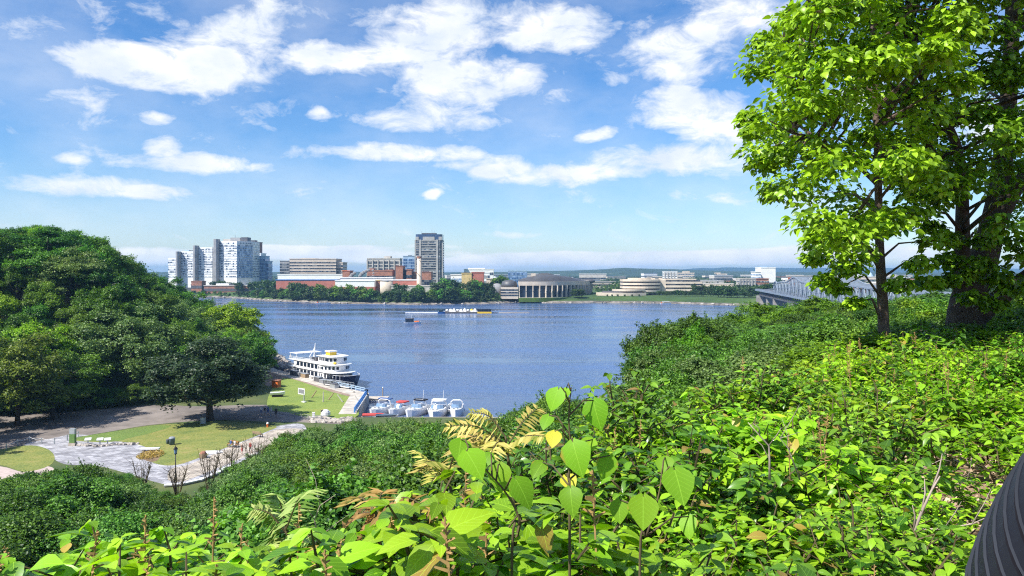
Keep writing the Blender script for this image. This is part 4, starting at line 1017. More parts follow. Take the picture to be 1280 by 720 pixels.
# stepped white office complex
def complex_():
    Y = 1060; cx = xpx(262, Y); root = thing('office_complex', 'stepped white office towers with grey shafts at the far left of the skyline', 'office towers', (cx, Y, ZB))
    def blk(poly, top, nf, wm, wall='white', zlow=351):
        h_ = zpy(top, Y)-ZB; z0 = max(0, zpy(zlow, Y)-ZB)
        b = MB().prism(poly, -1, h_).build('tower_block', M[wall], root)
        ctr = np.mean(poly, axis=0)
        z1 = z0+4.2; fh = (h_-1.2-z1)/nf
        for i in range(nf):
            pp = [tuple(ctr+(np.array(p)-ctr)*(1+.35/np.hypot(*(np.array(p)-ctr)))) for p in poly]
            MB().prism(pp, z1+i*fh+fh*.22, z1+i*fh+fh*.80).build('window_band', M[wm], b)
        return b
    def X(px): return xpx(px, Y)-cx
    blk([(X(210.5),0),(X(223),-2),(X(223),22),(X(210.5),22)], 322.5, 8, 'whitewin')
    blk([(X(225),3),(X(241),1),(X(244),6),(X(244),28),(X(225),28)], 314, 10, 'whitewin')
    blk([(X(247),2),(X(265.5),0),(X(269),6),(X(269),30),(X(247),30)], 309, 12, 'whitewin')
    blk([(X(273.5),2),(X(298),-6),(X(312.5),10),(X(312.5),40),(X(273.5),40)], 301.5, 14, 'whitewin')
    for i in range(14):
        zz = zpy(351, Y)-ZB+4.2+i*3.15; MB().prism([(X(298.2),-6.9),(X(312.9),9.2),(X(312.9),10.4),(X(298.2),-5.6)], zz, zz+2.2).build('blue_window_band', M['sidewin'], root)  # blue of shade and sky reflection on this face, put into the pane colour
    MB().box(X(210), X(312.5)-1, -6.8, -2.0, -1, 4.6).build('shaded_base', M['dgrey'], root)  # dark grey box along the foot of the towers
    for a, c, t in ((221.5,225.5,314.5),(243,247.5,307),(268.5,273.8,299)):
        MB().prism([(X(a),-5),(X(a)+1.5,-6.5),(X(c)-1.5,-6.5),(X(c),-5),(X(c),4),(X(a),4)], -1, zpy(t, Y)-ZB).build('elevator_shaft', M['grey'], root)
    for a, c, t, q in ((277,286,298.6,'conc'),(286,298.5,296.8,'grey'),(299,307.5,296.3,'dgrey'),(229,234,312.6,'ltblue'),(235,238,312.8,'dgrey'),(239.5,243,312.8,'dgrey')):
        MB().box(X(a), X(c), 6, 20, zpy(302 if a > 270 else 314.5, Y)-ZB+.5, zpy(t, Y)-ZB).build('penthouse', M[q], root)
    MB().tube([(X(290),12,zpy(297,Y)-ZB),(X(290),12,zpy(293.5,Y)-ZB)], .35, 5).build('flagpole', M['galv'], root)
    for px in range(276, 312, 4): MB().box(X(px)-.7, X(px)+.7, -7 if px < 300 else 2, -5 if px < 300 else 4, -1, 5.4).build('column', M['conc'], root)
    MB().prism([(X(270),-12),(X(300),-14),(X(316),-2),(X(316),6),(X(270),6)], 5.2, 6.4).build('podium_roof', M['conc'], root)
complex_()
bld('brick_tower', 'red-brown brick tower directly behind the white office towers', 312.5, 322, 303, 1150, 22, 'brick', 'dgrey', 0, pent=[(312,317,300,'dgrey')])
bld('office_building', 'pale stepped blue-windowed block right behind the white office towers', 313, 326, 317, 1120, 24, 'white', 'blueglass', 8, .6)
bld('office_building', 'blue glass block at the right foot of the white office towers', 313, 331.5, 320.5, 1100, 20, 'ltblue', 'blueglass', 8, .72)
bld('office_building', 'narrow blue glass annexe stepping down beside the blue glass block', 331.8, 335.5, 327, 1104, 18, 'ltblue', 'blueglass', 6, .72)
bld('low_building', 'low brick hall on the bank below the white office towers', 255, 314, 357.5, 985, 18, 'brick', 'dgrey', 1, .4, zb=4, roof='conc', pent=[(268,284,354.5,'white'),(286,300,355.5,'copper')])
bld('brick_hut', 'small brick block left of the low brick hall', 239, 252, 352, 1010, 14, 'brick', 'dgrey', 1, .3, zb=5)
bld('office_building', 'wide tan government office with long ribbon windows', 362, 420, 324, 1010, 34, 'tan2', 'darkwin', 8, .42, first=.22, pent=[(373,392,322.6,'tan2')])
bld('office_building', 'dark banded left wing beside the wide tan office', 350, 363.6, 326.5, 1014, 26, 'grey', 'darkwin', 8, .62, first=.22)
bld('office_building', 'lower right wing stepping out from the wide tan office', 420.4, 428.5, 328.5, 1014, 26, 'tan2', 'darkwin', 7, .6, first=.2)
bld('podium_building', 'long white podium at the foot of the wide tan office', 347, 431, 343.5, 985, 16, 'white', 'midwin', 1, .3)
def shed(name, label, px0, px1, y0, y1, Y, wall, trim=None, base=None, depth=20, zb=4):
    root = bld(name, label, px0, px1, y0, Y, depth, wall, zb=zb, roof=trim or wall)
    w = xpx(px1, Y)-xpx(px0, Y)
    if base: MB().box(-w/2-.2, w/2+.2, -depth/2-.3, depth/2, 0, zpy(y1, Y)-zb).build('lower_cladding', M[base], root)
    return root
shed('mill_shed', 'long red mill shed with a blue roof edge', 345, 421, 350.3, 0, 880, 'red', 'blue', depth=16)
shed('mill_shed', 'white box shed with a red lower wall right of the long red mill shed', 419, 468, 351.5, 358.5, 860, 'white', 'white', 'red')
shed('mill_shed', 'long white flat-roofed mill hall behind the white box shed', 425, 491, 347.5, 0, 900, 'white', 'white')
shed('mill_shed', 'red-fronted hall with a white roof between tank and chimney', 489, 521, 350.5, 0, 870, 'red', 'white')
shed('low_building', 'low whitewashed wall building below the red-fronted hall', 489, 540, 358, 0, 850, 'conc', 'conc')
shed('brown_shed', 'small rusty brown building beside the steam plumes', 428, 437, 339, 0, 930, 'brick', 'orange')
shed('brown_shed', 'ochre sliver of building between white shed and tank', 469, 475, 351, 0, 872, 'brick', 'yellow')
bld('office_building', 'concrete grid office block with pale vertical piers', 459, 499.5, 323.5, 1050, 26, 'conc', 'darkwin', 6, .62, pil=7, pilm='conc', first=.3, pent=[(479,487,320,'conc')])
bld('office_building', 'blue glass block behind the brick mills left of the tall tower', 504, 518.5, 320.5, 1090, 24, 'ltblue', 'blueglass', 10, .75, pent=[(509,513,318.8,'dgrey')])
bld('brick_mill', 'broad brick mill with square windows below the grid office', 459, 490.5, 338.5, 940, 22, 'brick', 'darkwin', 2, .25, pent=[(459,466,335.5,'brick'),(480,490,337,'brick')])
bld('brick_mill', 'plain tall brick block in the middle of the mills', 494.5, 503.5, 333, 935, 20, 'brick')
bld('brick_mill', 'narrow brick mill right of the plain brick block', 507.5, 514.5, 337.5, 938, 20, 'brick', 'darkwin', 2, .3)
bld('brick_mill', 'dark recessed link between the brick mills', 503.6, 507.4, 338.5, 948, 18, 'dgrey')
bld('brick_mill', 'low brick mill wing in front of the tall tower', 514.6, 539, 340.5, 945, 18, 'brick', 'darkwin', 1, .3)
# tall tower
def tower():
    Y = 1080; px0, px1 = 518.6, 553; w = xpx(px1, Y)-xpx(px0, Y); D = 30; zt = zpy(300, Y)-ZB
    root = thing('office_tower', 'tallest grey banded tower with a dark blue glass crown', 'tower', (xpx(535.8, Y), Y+D/2, ZB))
    ch = 3.5
    def oct_(e): a = w/2+e; d = D/2+e; return [(-a+ch,-d),(a-ch,-d),(a,-d+ch),(a,d-ch),(a-ch,d),(-a+ch,d),(-a,d-ch),(-a,-d+ch)]
    MB().prism(oct_(0), -1, zt).build('wall', M['tower'], root)
    n = 19; fh = (zt-6)/n
    for i in range(n): MB().prism(oct_(.3), 5+i*fh+fh*.2, 5+i*fh+fh*.72).build('window_band', M['darkwin' if i % 3 else 'midwin'], root)
    for i in range(n): MB().box(-w*.28, w*.28, -D/2-.7, -D/2-.05, 5+i*fh+fh*.78, 5+i*fh+fh*1.1).build('spandrel', M['towerlt'], root)
    for x in (-w*.31, w*.31): MB().box(x-1.4, x+1.4, -D/2-1.2, -D/2+.5, -1, zt+.6).build('pier', M['towerlt'], root)
    for x in (-w/2+.3, w/2-.3): MB().box(x-.8, x+.8, -D/2+1.5, -D/2+4, -1, zt+.2).build('pier', M['towerlt'], root)
    MB().prism(oct_(-.6), zt, zt+8.2).build('crown', M['crown'], root)
    for x, ww in ((-w*.42, 2.2),(0, 8.2),(w*.42, 2.2)): MB().box(x-ww, x+ww, -D/2-.3, -D/2+1.5, zt-.3, zt+4.6).build('crown_panel', M['towerlt'], root)
    MB().box(-w*.28, w*.25, -6, 6, zt+8.2, zt+10.3).build('roof_plant', M['dgrey'], root)
    for x, h_ in ((-w*.3, 3), (w*.08, 5.5), (w*.16, 3.5)): MB().tube([(x,0,zt+9.5),(x,0,zt+10.5+h_)], .22, 5).build('antenna', M['galv'], root)
tower()
# chimney and tank of the mill
Y = 868; zb = 5; c = thing('chimney', 'tan mill chimney with a spiral band in front of the tall tower', 'chimney', (xpx(524, Y), Y, zb)); hh = zpy(320.5, Y)-zb
MB().lathe([(3.1,-1),(3.0,4),(2.45,hh)], 20).build('shaft', M['tan'], c, smooth=True)
MB().lathe([(2.75,hh-2.2),(2.8,hh),(2.3,hh+.02)], 20).build('collar', M['brick'], c)
mbs = MB()
sp = [((3.1-.6*t)*math.cos(-9*t*1.5-.5), (3.1-.6*t)*math.sin(-9*t*1.5-.5), 3+t*(hh-7)) for t in np.linspace(0, 1, 90)]; mbs.tube(sp, .26, 4).build('spiral_band', M['dgrey'], c)
Y = 862; t = thing('storage_tank', 'round pale storage tank between the white shed and the red hall', 'tank', (xpx(483, Y), Y, 4)); hh = zpy(351, Y)-4
MB().lathe([(7,-1),(7,hh)], 28).build('drum', M['tan'], t, smooth=True); MB().lathe([(7.25,hh-.6),(7.25,hh+.2),(1,hh+1.3)], 28).build('lid', M['grey'], t)
# steam of the mill
m, nt, b_, o_ = newmat('steam'); nt.nodes.remove(b_); pv = nd(nt, 'ShaderNodeVolumePrincipled'); pv.inputs['Color'].default_value = (1,1,1,1)
pv.inputs['Density'].default_value = 1.2; pv.inputs['Emission Strength'].default_value = 0; nt.links.new(pv.outputs[0], o_.inputs['Volume'])
def steam(label, pts):
    mb = MB()
    for i, (px, py, rr_) in enumerate(pts):
        c = at(px, py, 915+i*.3); mb.ell((0,0,0), (rr_,rr_,rr_*.85), 10, 7, 0, Matrix.Translation(c))
    tag(mb.build('steam_plume', m, None, None, True), label, None, None, 'stuff')
steam('white steam drifting right from the mill roofs', [(438,346,2.2),(440,343.5,2.4),(443,341.5,2.2),(450,345,2.2),(452,342.5,2.6),(454.5,340.5,2.6),(457.5,339,2.4),(461,337.6,2)])
steam('thin white steam in front of the brick mill', [(466.5,345,1.3),(466.8,341.5,1.5),(466.2,338,1.6),(465,334.5,1.4)])

bld('glass_building', 'low building with blue windows left of the ochre wall', 563.5, 577, 344, 880, 16, 'white', 'sidewin', 2, .5, pent=[(563.5,566,343,'brick')])
bld('red_block', 'ochre-sided block with a red end wall on the far bank', 577, 589.5, 342, 855, 18, 'yellow')
bld('red_block', 'bright red wall block right of the ochre block', 589.8, 604.5, 340.8, 856, 18, 'red')
bld('office_building', 'white tiered office behind the red block', 580, 617, 337, 1120, 22, 'white', 'midwin', 3, .45, pent=[(585,606,335,'white')])
bld('office_building', 'white stepped end of the tiered office', 604.8, 612, 341, 960, 16, 'white', 'midwin', 3, .5)
bld('low_building', 'cream flat-roofed building left of the museum', 608, 626, 349, 900, 14, 'tan')
bld('glass_building', 'dark blue glass office above the museum left wing', 635, 659, 338.6, 1180, 26, 'ltblue', 'blueglass', 4, .8)
for px, top in ((628,346),(631,347),(622,347)): fartree(px, top, 90, 'dark tree beside the blue glass office', 'trees beside the blue glass office')
# columned museum
def museum():
    ox, oy, oz = 7, 800, 5.0
    root = thing('museum', 'curved columned museum with a low dark metal roof facing the river', 'museum', (ox, oy, oz))
    P = smooth_poly([(7,800),(30,801),(50,812),(68,832),(81,857),(91,890),(96,925)], 10, closed=False)
    # resample by arc length
    S = [0]
    for i in range(1, len(P)): S.append(S[-1]+math.dist(P[i], P[i-1]))
    def pt(s): return (float(np.interp(s, S, [p[0] for p in P]))-ox, float(np.interp(s, S, [p[1] for p in P]))-oy)
    L = S[-1]; N = 60; front = [pt(L*i/N) for i in range(N+1)]
    def off(d):
        out = []
        for i in range(N+1):
            a, c = pt(max(0, L*i/N-.5)), pt(min(L, L*i/N+.5)); dx, dy = c[0]-a[0], c[1]-a[1]; q = math.hypot(dx, dy); out.append((front[i][0]-dy/q*d, front[i][1]+dx/q*d))
        return out
    def strip(a, c, z0, z1): return MB().prism(off(a)+off(c)[::-1], z0, z1)
    zf = zpy(357, 800)-oz; zt = zpy(352, 800)-oz
    strip(1.6, 3, 0, zf).build('glazing', M['tint'], root)
    strip(-.6, 22, zf, zt).build('fascia', M['tan'], root)
    strip(3, 20, -1, zf).build('wall', M['dgrey'], root)
    strip(-7, 30, -4, .15).build('lawn_terrace', M['fargrass'], root); strip(-2.5, 1.6, .15, .35).build('paved_walk', M['conc'], root)
    n = 25
    for i in range(n):
        s = .6+(L-1.2)*i/(n-1); x, y = pt(s); x2, y2 = pt(min(L, s+.5)); an = math.atan2(y2-y, x2-x) if s < L-.6 else 1.4
        MM = Matrix.Translation((x, y, 0)) @ Matrix.Rotation(an, 4, 'Z')
        m_ = MB().box(-.45, .45, -.9, 1.4, 0, zf*.55, 0, MM); m_.box(-.45, .45, -1.5, 1.4, zf*.55, zf, 0, MM); m_.build('column', M['tan'], root)
    # roof shell: domed, copper
    mb = MB(); rows = []
    for j, (u, z) in enumerate([(0,0),(1.2,1.4),(3,3.4),(6,5.4),(10,6.6),(14,6.2),(18,4.8),(21,2)]):
        for i in range(0, N+1):
            t = i/N; k = max(.02, min(1, (t+.03)*9))*max(.02, min(1, (.62-t)*3.2)) if t < .62 else .02
            o = off(u)[i] if False else None
        rows.append((u, z))
    offs = [off(u+1) for u, z in rows]
    for j, (u, z) in enumerate(rows):
        for i in range(N+1):
            t = i/N; k = math.sqrt(max(0, min(1, (t+.01)*7)))*(max(0, min(1, (.66-t)/.36)))**.5 if t < .66 else 0
            mb.v.append((offs[j][i][0], offs[j][i][1], zt+z*k+.05))
    for j in range(len(rows)-1):
        for i in range(N): a = j*(N+1)+i; mb.face((a, a+1, a+N+2, a+N+1))
    mb.build('roof_shell', M['copper'], root, smooth=True)
    MB().ell((0,0,0), (7,6,2.6), 20, 8, 0, Matrix.Translation((xpx(738, 870)-ox, 885-oy, zt-.6))).build('end_dome', M['copper'], root, smooth=True)
    MB().box(13, 18, 12, 16, zt+5, zt+8.6).build('vent_stack', M['tan'], root)
    MB().ell((0,0,0), (13,8,5), 24, 8, 0, Matrix.Translation((xpx(681, 830)-ox, 32, zt+4))).build('rear_dome', M['copper'], root, smooth=True)
    # left wing
    a, c = xpx(626, 800)-ox, xpx(648, 800)-ox
    MB().box(a, c-.3, -1, 16, -1, zpy(359, 800)-oz).build('left_wing', M['tan'], root)
    for i in range(3): MB().box(a-.3, c+.1, -1.4, 3, zpy(369.5-3.3*i, 800)-oz, zpy(368.1-3.3*i, 800)-oz).build('window_band', M['darkwin'], root)
    MB().lathe([(8.4, zpy(359, 800)-oz+.05),(8.4, zpy(356, 800)-oz),(7.4, zpy(352, 800)-oz),(3, zpy(350, 800)-oz)], 24, (xpx(636.5, 800)-ox, 9)).build('left_dome', M['copper'], root, smooth=True)
    MB().lathe([(6,0),(6, zpy(359, 800)-oz),(3.2, zpy(355, 800)-oz),(1, zpy(354.5, 800)-oz)], 20, (xpx(621, 800)-ox, 12)).build('round_annexe', M['grey'], root, smooth=True)
museum()
def terraced():
    Y = 850; root = thing('terraced_building', 'tan curving terraced building with layered balconies right of the museum', 'building', (xpx(800, Y), Y, 5)); cx = xpx(800, Y)
    def X(px): return xpx(px, Y)-cx
    def arc(px0, px1, y0, bulge, n=14): return [(X(px0+(px1-px0)*i/n), y0-bulge*math.sin(math.pi*i/n)) for i in range(n+1)]
    def tier(px0, px1, yb, yt, y0, bulge, back, name='tier', mt='tan'):
        MB().prism(arc(px0, px1, y0, bulge)+[(X(px1), back), (X(px0), back)], zpy(yb, Y)-5, zpy(yt, Y)-5).build(name, M[mt], root)
    tier(745, 805, 371, 365.5, -14, 8, 0); tier(752, 803, 365.6, 363.5, -10, 7, 0, 'window_band', 'dgrey'); tier(765, 804, 363.6, 361.5, -13, 7, 0)
    for k in range(4):
        tier(779-k*.3, 824+k*.2, 366.5-k*4.3, 364.5-k*4.3+.2, 0, 7-k, 20, 'window_band', 'dgrey' if k else 'tan')
        tier(778, 825, 364.7-k*4.3+.02, 362.2-k*4.3, -2, 9-k, 20)
    MB().prism(arc(788, 815, 6, 4)+[(X(815), 20), (X(788), 20)], zpy(352, Y)-5, zpy(347.5, Y)-5).build('top_tier', M['tan'], root)
    for a, c, t, d in ((815,833,350,4),(834,847,349.5,8)): MB().box(X(a), X(c), d, d+20, -1, zpy(t, Y)-5).build('stair_block', M['tan'], root)
    for px, t in ((819,347.8),(828,347.5)): MB().box(X(px)-1.5, X(px)+1.5, 8, 14, 5, zpy(t, Y)-5).build('stair_block', M['tan'], root)
    for k in range(3):
        z0, z1 = zpy(364-k*4.6, Y)-5, zpy(361.4-k*4.6, Y)-5
        MB().box(X(833), X(885-k*3), 2+k, 22, z0, z1).build('tier', M['tan'], root); MB().box(X(834), X(883-k*3), 4+k, 20, z1, z1+2.1*.9).build('window_band', M['darkwin'], root)
    MB().box(X(833), X(872), 6, 22, zpy(350.5, Y)-5, zpy(348.6, Y)-5).build('roof', M['tan'], root)
terraced()
# town behind
TG = 'low pale buildings scattered through the distant town'
rr_ = random.Random(17); protoT = []
for i in range(5):
    t = thing('town_building', 'x', 'building'); w, d, h_ = rr_.uniform(16, 40), 14, rr_.uniform(7, 13)
    MB().box(-w/2, w/2, -d/2, d/2, -2, h_).build('wall', M[['white','tan','conc','brick','white'][i]], t)
    MB().box(-w/2-.2, w/2+.2, -d/2-.2, d/2+.2, h_*.45, h_*.62).build('window_band', M['darkwin'], t)
    MB().box(-w/2-.4, w/2+.4, -d/2-.4, d/2+.4, h_, h_+.7).build('roof', M[['grey','conc','white','dgrey','copper'][i]], t); PROTOS.append(t); protoT.append((t, kidmap(t)))
TL = ['low white town building in the distance', 'low tan town building in the distance', 'low grey concrete town building in the distance', 'low brick town building in the distance', 'low white town building with a dark metal roof in the distance']
for i in range(110):
    Y = rr_.choice([950, 1050, 1200, 1400, 1700, 2100, 2700])*rr_.uniform(.95, 1.1); px = rr_.uniform(560, 1130)
    if 640 < px < 745 and Y < 1150: continue
    if 745 < px < 890 and Y < 1100: continue
    k = rr_.randrange(5); s = rr_.uniform(.7, 1.2)*(1 if Y < 1500 else 1.5)
    dup_k(*protoT[k], (xpx(px, Y), Y, 7), rr_.uniform(-.4, .4), TL[k], TG+' '+['white','tan','grey','brick','dark roofed'][k], s)
bld('apartment_block', 'white and grey apartment slab rising from the distant town', 831, 846.5, 339.8, 1300, 20, 'white', 'midwin', 6, .4, pil=5, pilm='conc')
bld('apartment_block', 'low beige terraces on the wooded ridge behind the apartment slab', 847, 868, 341, 2400, 30, 'tan', 'midwin', 3, .4, pent=[(855,863,339.2,'tan')])
bld('apartment_block', 'pale block alone on the ridge right of the beige terraces', 897, 909, 342.2, 2400, 30, 'tan', 'midwin', 3, .4, pent=[(895,902,340.8,'tan')])
bld('apartment_block', 'grey slab apartments at the left foot of the white high-rise', 925, 944, 348.6, 1000, 18, 'conc', 'midwin', 3, .35, pil=6, pilm='grey')
bld('apartment_block', 'white high-rise standing over the far end of the bridge', 951, 969.5, 334.8, 1150, 26, 'white', 'white', 0, pent=[(955,961,333.4,'ltblue')])
bld('apartment_block', 'shorter white block attached to the left of the white high-rise', 944.5, 951.2, 340.2, 1140, 22, 'white', 'sidewin', 5, .35)
bld('apartment_block', 'brick and grey block in front of the white high-rise', 946, 961, 348.8, 1010, 16, 'brick', 'midwin', 3, .4)
bld('low_building', 'orange-brown gabled building behind the start of the truss', 990, 1003, 348, 980, 14, 'brick', roof='orange')
bld('low_building', 'long pale building behind the truss bridge', 1003, 1060, 349, 1400, 20, 'white', 'midwin', 2, .4)
bld('apartment_block', 'slim white tower far behind the right end of the truss', 1075, 1079, 343, 2000, 20, 'white')
bld('low_building', 'white hall with low wide front right of the slim white tower', 1078, 1096, 349, 2000, 30, 'white', 'sidewin', 1, .4)
Y = 2050; c = thing('sail_roof', 'pale blue pointed roof rising behind the thin linden trunk', 'building', (xpx(1088, Y), Y, 6)); MB().lathe([(11,-1),(11,6),(9,12),(5,19),(1,25)], 20).build('roof', M['ltblue'], c, smooth=True)

# ---------------------------------------------------------------- truss bridge
def bridge():
    A = Vector((230, 700, 16)); B = Vector((143, 250, 15.2)); d = (B-A); Lh = Vector((d.x, d.y, 0)).length; u = Vector((d.x, d.y, 0)).normalized(); v = Vector((-u.y, u.x, 0))
    root = thing('truss_bridge', 'grey steel cantilever truss bridge crossing the river at the right', 'bridge', (A.x, A.y, 0))
    MM = Matrix(((u.x, v.x, 0, 0), (u.y, v.y, 0, 0), (0, 0, 1, 0), (0, 0, 0, 1)))
    def zt(s): return interp([(0,0),(90,0),(100,4),(116,8),(135,8.8),(160,9),(186,12.5),(192,12.8),(214,10),(245,8.6),(275,8.4),(300,12.6),(306,12.9),(330,10),(400,8.8),(470,8.8)], s)
    dk = MB().box(-20, Lh+25, -6, 6, 14.6, 15.9, 0, MM); dk.build('deck', M['steel'], root)
    MB().box(-20, Lh+25, -4, 4, 15.9, 16.0, 0, MM).build('roadway', M['dgrey'], root)
    un = MB()
    for w in (-4.5, 4.5):
        un.box(0, Lh, w-.5, w+.5, 10.6, 11.6, 0, MM)
        s = 0
        while s < Lh-8: un.bar(MM @ Vector((s, w, 11)), MM @ Vector((s+8, w, 14.6)), .4); un.bar(MM @ Vector((s+8, w, 14.6)), MM @ Vector((s+8, w, 11)), .4); s += 8
    un.build('lower_truss', M['dgrey'], root)
    s0, step = 96, 7.2
    for w in (-5.2, 5.2):
        tr = MB(); s = s0; n = 0
        while s < Lh-8:
            a, c = zt(s), zt(s+step); zb_ = 15.9
            p0, p1 = MM @ Vector((s, w, zb_+a)), MM @ Vector((s+step, w, zb_+c)); q0, q1 = MM @ Vector((s, w, zb_)), MM @ Vector((s+step, w, zb_))
            tr.bar(p0, p1, .75); tr.bar(q0, p0, .5)
            tr.bar(q0, p1, .34) if n % 2 else tr.bar(p0, q1, .34)
            tr.bar(q0.lerp(p0, .5), q1.lerp(p1, .5), .26); n += 1; s += step
        tr.build('side_truss', M['steel'], root)
    br = MB(); s = s0
    while s < Lh-8:
        if zt(s) > 6:
            br.bar(MM @ Vector((s, -5.2, 15.9+zt(s))), MM @ Vector((s, 5.2, 15.9+zt(s))), .5); br.bar(MM @ Vector((s, -5.2, 15.9+zt(s))), MM @ Vector((s+step, 5.2, 15.9+zt(s+step))), .3)
        s += step
    br.build('top_bracing', M['steel'], root)
    for w in (-6, 6):
        r_ = MB(); r_.box(-20, Lh+25, w-.08, w+.08, 16.9, 17.05, 0, MM)
        for k in range(int(Lh/4)): r_.box(k*4-.06, k*4+.06, w-.06, w+.06, 15.9, 17, 0, MM)
        r_.build('railing', M['steel'], root)
    for s, hw in ((2,7),(45,4),(92,5),(188,6),(303,6)): MB().box(s-2.6, s+2.6, -hw, hw, -4, 10.6, 0, MM).build('pier', M['stone'], root)
    ar = MB()   # portal arch
    ar.tube([tuple(MM @ Vector((s, -5.2, 15.9+z))) for s, z in ((96,0),(97,5),(101,8),(107,9),(113,8),(117,5),(118,0))], .5, 6); ar.build('portal_arch', M['steel'], root)
bridge()
# ---------------------------------------------------------------- vessels
def hull_mb(L, B, z0, z1, bow=.35, rise=.8, stern=.9, nseg=16, flare=1.15, mi=0):
    """hull along +x (bow), keel to gunwale"""
    mb = MB(); prof = []
    for i in range(nseg+1):
        t = i/nseg; x = -L/2+L*t
        wd = B/2*(stern+(1-stern)*min(1, t/.25)) if t < .25 else B/2
        if t > 1-bow: q = (t-(1-bow))/bow; wd = B/2*math.sqrt(max(0, 1-q**2.0))
        z = z1+rise*max(0, (t-.45)/.55)**2
        prof.append((x, max(wd, .02), z))
    for (x, w, z) in prof:
        xl = x if x < L*.2 else lerp(x, L*.2, .16*((x-L*.2)/(L*.3)))
        mb.v += [(xl, 0, z0-.2), (xl, -w*.72, z0+.1), (x, -w, z), (x, w, z), (xl, w*.72, z0+.1)]
    for i in range(nseg):
        a = i*5; b = a+5
        for j in range(5): k = (j+1)%5; mb.face((a+j, b+j, b+k, a+k), mi)
    mb.face((0,1,2,3,4), mi); e = nseg*5; mb.face((e+4,e+3,e+2,e+1,e), mi)
    return mb
def deckpoly(L, B, x0, x1, bow, n=10):
    P = [(x0, -B/2), (x1-bow, -B/2)]
    P += [(x1-bow+bow*math.sin(math.pi/2*i/n), -B/2*math.cos(math.pi/2*i/n)) for i in range(1, n)]
    P += [(x1, 0)]
    P += [(x1-bow+bow*math.cos(math.pi/2*i/n), B/2*math.sin(math.pi/2*i/n)) for i in range(1, n)]
    P += [(x1-bow, B/2), (x0, B/2)]
    return P
M['navy'] = mat('navy_hull_paint', (.012,.015,.035), .3, scale=.6, spec=.5)
def tour_ship():
    root = thing('tour_ship', 'white three-deck tour ship with a navy hull docked at the stone quay', 'ship', (-53.2, 221.0, 0), math.atan2(-24, 22)); root.scale = (.92, .95, .84)
    hull_mb(34, 9, -.4, 2.5, .30, 2.0, .85).build('hull', M['navy'], root)
    MB().prism(deckpoly(34, 9.1, -16.8, 13.5, 7), 2.0, 2.45).build('main_deck', M['gel'], root)
    MB().prism(deckpoly(34, 8.6, -14.5, 11.5, 6), 2.45, 4.75).build('lower_saloon', M['gel'], root)
    MB().prism(deckpoly(34, 9.2, -16.5, 13.2, 6.5), 4.75, 5.0).build('upper_deck', M['gel'], root)
    MB().prism(deckpoly(34, 8.6, -13.5, 9.5, 5.5), 5.0, 7.2).build('upper_saloon', M['gel'], root)
    MB().prism(deckpoly(34, 9.2, -16.5, 11, 6), 7.2, 7.42).build('sun_deck', M['gel'], root)
    MB().prism(deckpoly(34, 6.4, .5, 8.2, 2.5), 7.42, 9.7).build('wheelhouse', M['gel'], root)
    MB().prism(deckpoly(34, 7.2, 0, 9.0, 3), 9.7, 9.9).build('wheelhouse_roof', M['gel'], root)
    for sy in (-1, 1):
        for i in range(6):
            for z in (3.05, 5.55): MB().box(-11.4+i*2.35, -9.7+i*2.35, sy*4.28-.06, sy*4.28+.06, z-.05, z+1.3).build('window', M['tint'], root)
        for i in range(6):
            x = 3.2+i*1.1; MB().box(x, x+.55, sy*4.27-.05 if x < 5 else sy*(4.3-.0)-.05, sy*4.27+.05, 3.1, 4.2).build('window', M['tint'], root) if x < 5.4 else None
        for i in range(3): MB().box(3.0+i*.0-.4+i*.9, 3.3-.2+i*.9, sy*4.28-.05, sy*4.28+.05, 5.7, 6.5).build('window', M['tint'], root)
        for i in range(4): MB().box(1.2+i*1.2, 2.0+i*1.2, sy*3.2-.06, sy*3.2+.06, 8.3, 9.2).build('window', M['tint'], root)
        MB().box(-8, 4, sy*4.46, sy*4.52, 1.1, 1.35).build('rubbing_strip', M['ylw'], root)
        rl = MB()
        for z in (8.0, 8.4): rl.box(-16.3, 0, sy*4.45-.04, sy*4.45+.04, z, z+.07)
        for k in range(12): rl.box(-16.2+k*1.45, -16.1+k*1.45, sy*4.45-.04, sy*4.45+.04, 7.42, 8.45)
        for z in (5.5, 5.9): rl.box(-16.3, -13.6, sy*4.45-.04, sy*4.45+.04, z, z+.07)
        rl.build('railing', M['gel'], root)
    # curved window runs round the bow of both saloons and the bridge
    def arcwin(B, x1, bow, zs, n, wdt):
        for sy in (-1, 1):
            for i in range(n):
                a = (.12+.82*i/n)*math.pi/2; x = x1-bow+bow*math.sin(a); y = sy*B/2*math.cos(a)
                an = math.atan2(-sy*B/2*math.sin(a), bow*math.cos(a))
                MM = Matrix.Translation((x, y, 0)) @ Matrix.Rotation(an, 4, 'Z'); MB().box(-wdt/2, wdt/2, -.07, .07, zs[0], zs[1], 0, MM).build('window', M['tint'], root)
    arcwin(8.6, 11.5, 6, (3.1, 4.3), 6, .75); arcwin(8.6, 9.5, 5.5, (5.65, 6.6), 5, .7); arcwin(6.4, 8.2, 2.5, (8.3, 9.25), 3, .8)
    MB().box(9.4, 10.4, -4.5, -4.3, 3.0, 4.3).build('door', M['tint'], root)
    f = MB().box(1.2, 3.8, -1.1, 1.1, 9.9, 11.0); f.build('funnel', M['ylw'], root); MB().box(1.0, 4.0, -1.3, 1.3, 11.0, 11.4).build('funnel_cap', M['gel'], root)
    ms = MB().tube([(-8.5,0,7.4),(-7.6,0,13.2)], [.3,.1], 6); ms.bar((-8.2,-1.4,10.6),(-8.2,1.4,10.6),.15); ms.bar((-12,0,7.5),(-8,0,11.6),.15); ms.build('mast', M['gel'], root)
    c = MB().box(-16.5, -11.5, -4.3, 4.3, 9.4, 9.55)
    for x in (-16.2, -11.8):
        for y in (-4.1, 4.1): c.box(x-.08, x+.08, y-.08, y+.08, 7.4, 9.4)
    c.build('aft_canopy', M['gel'], root)
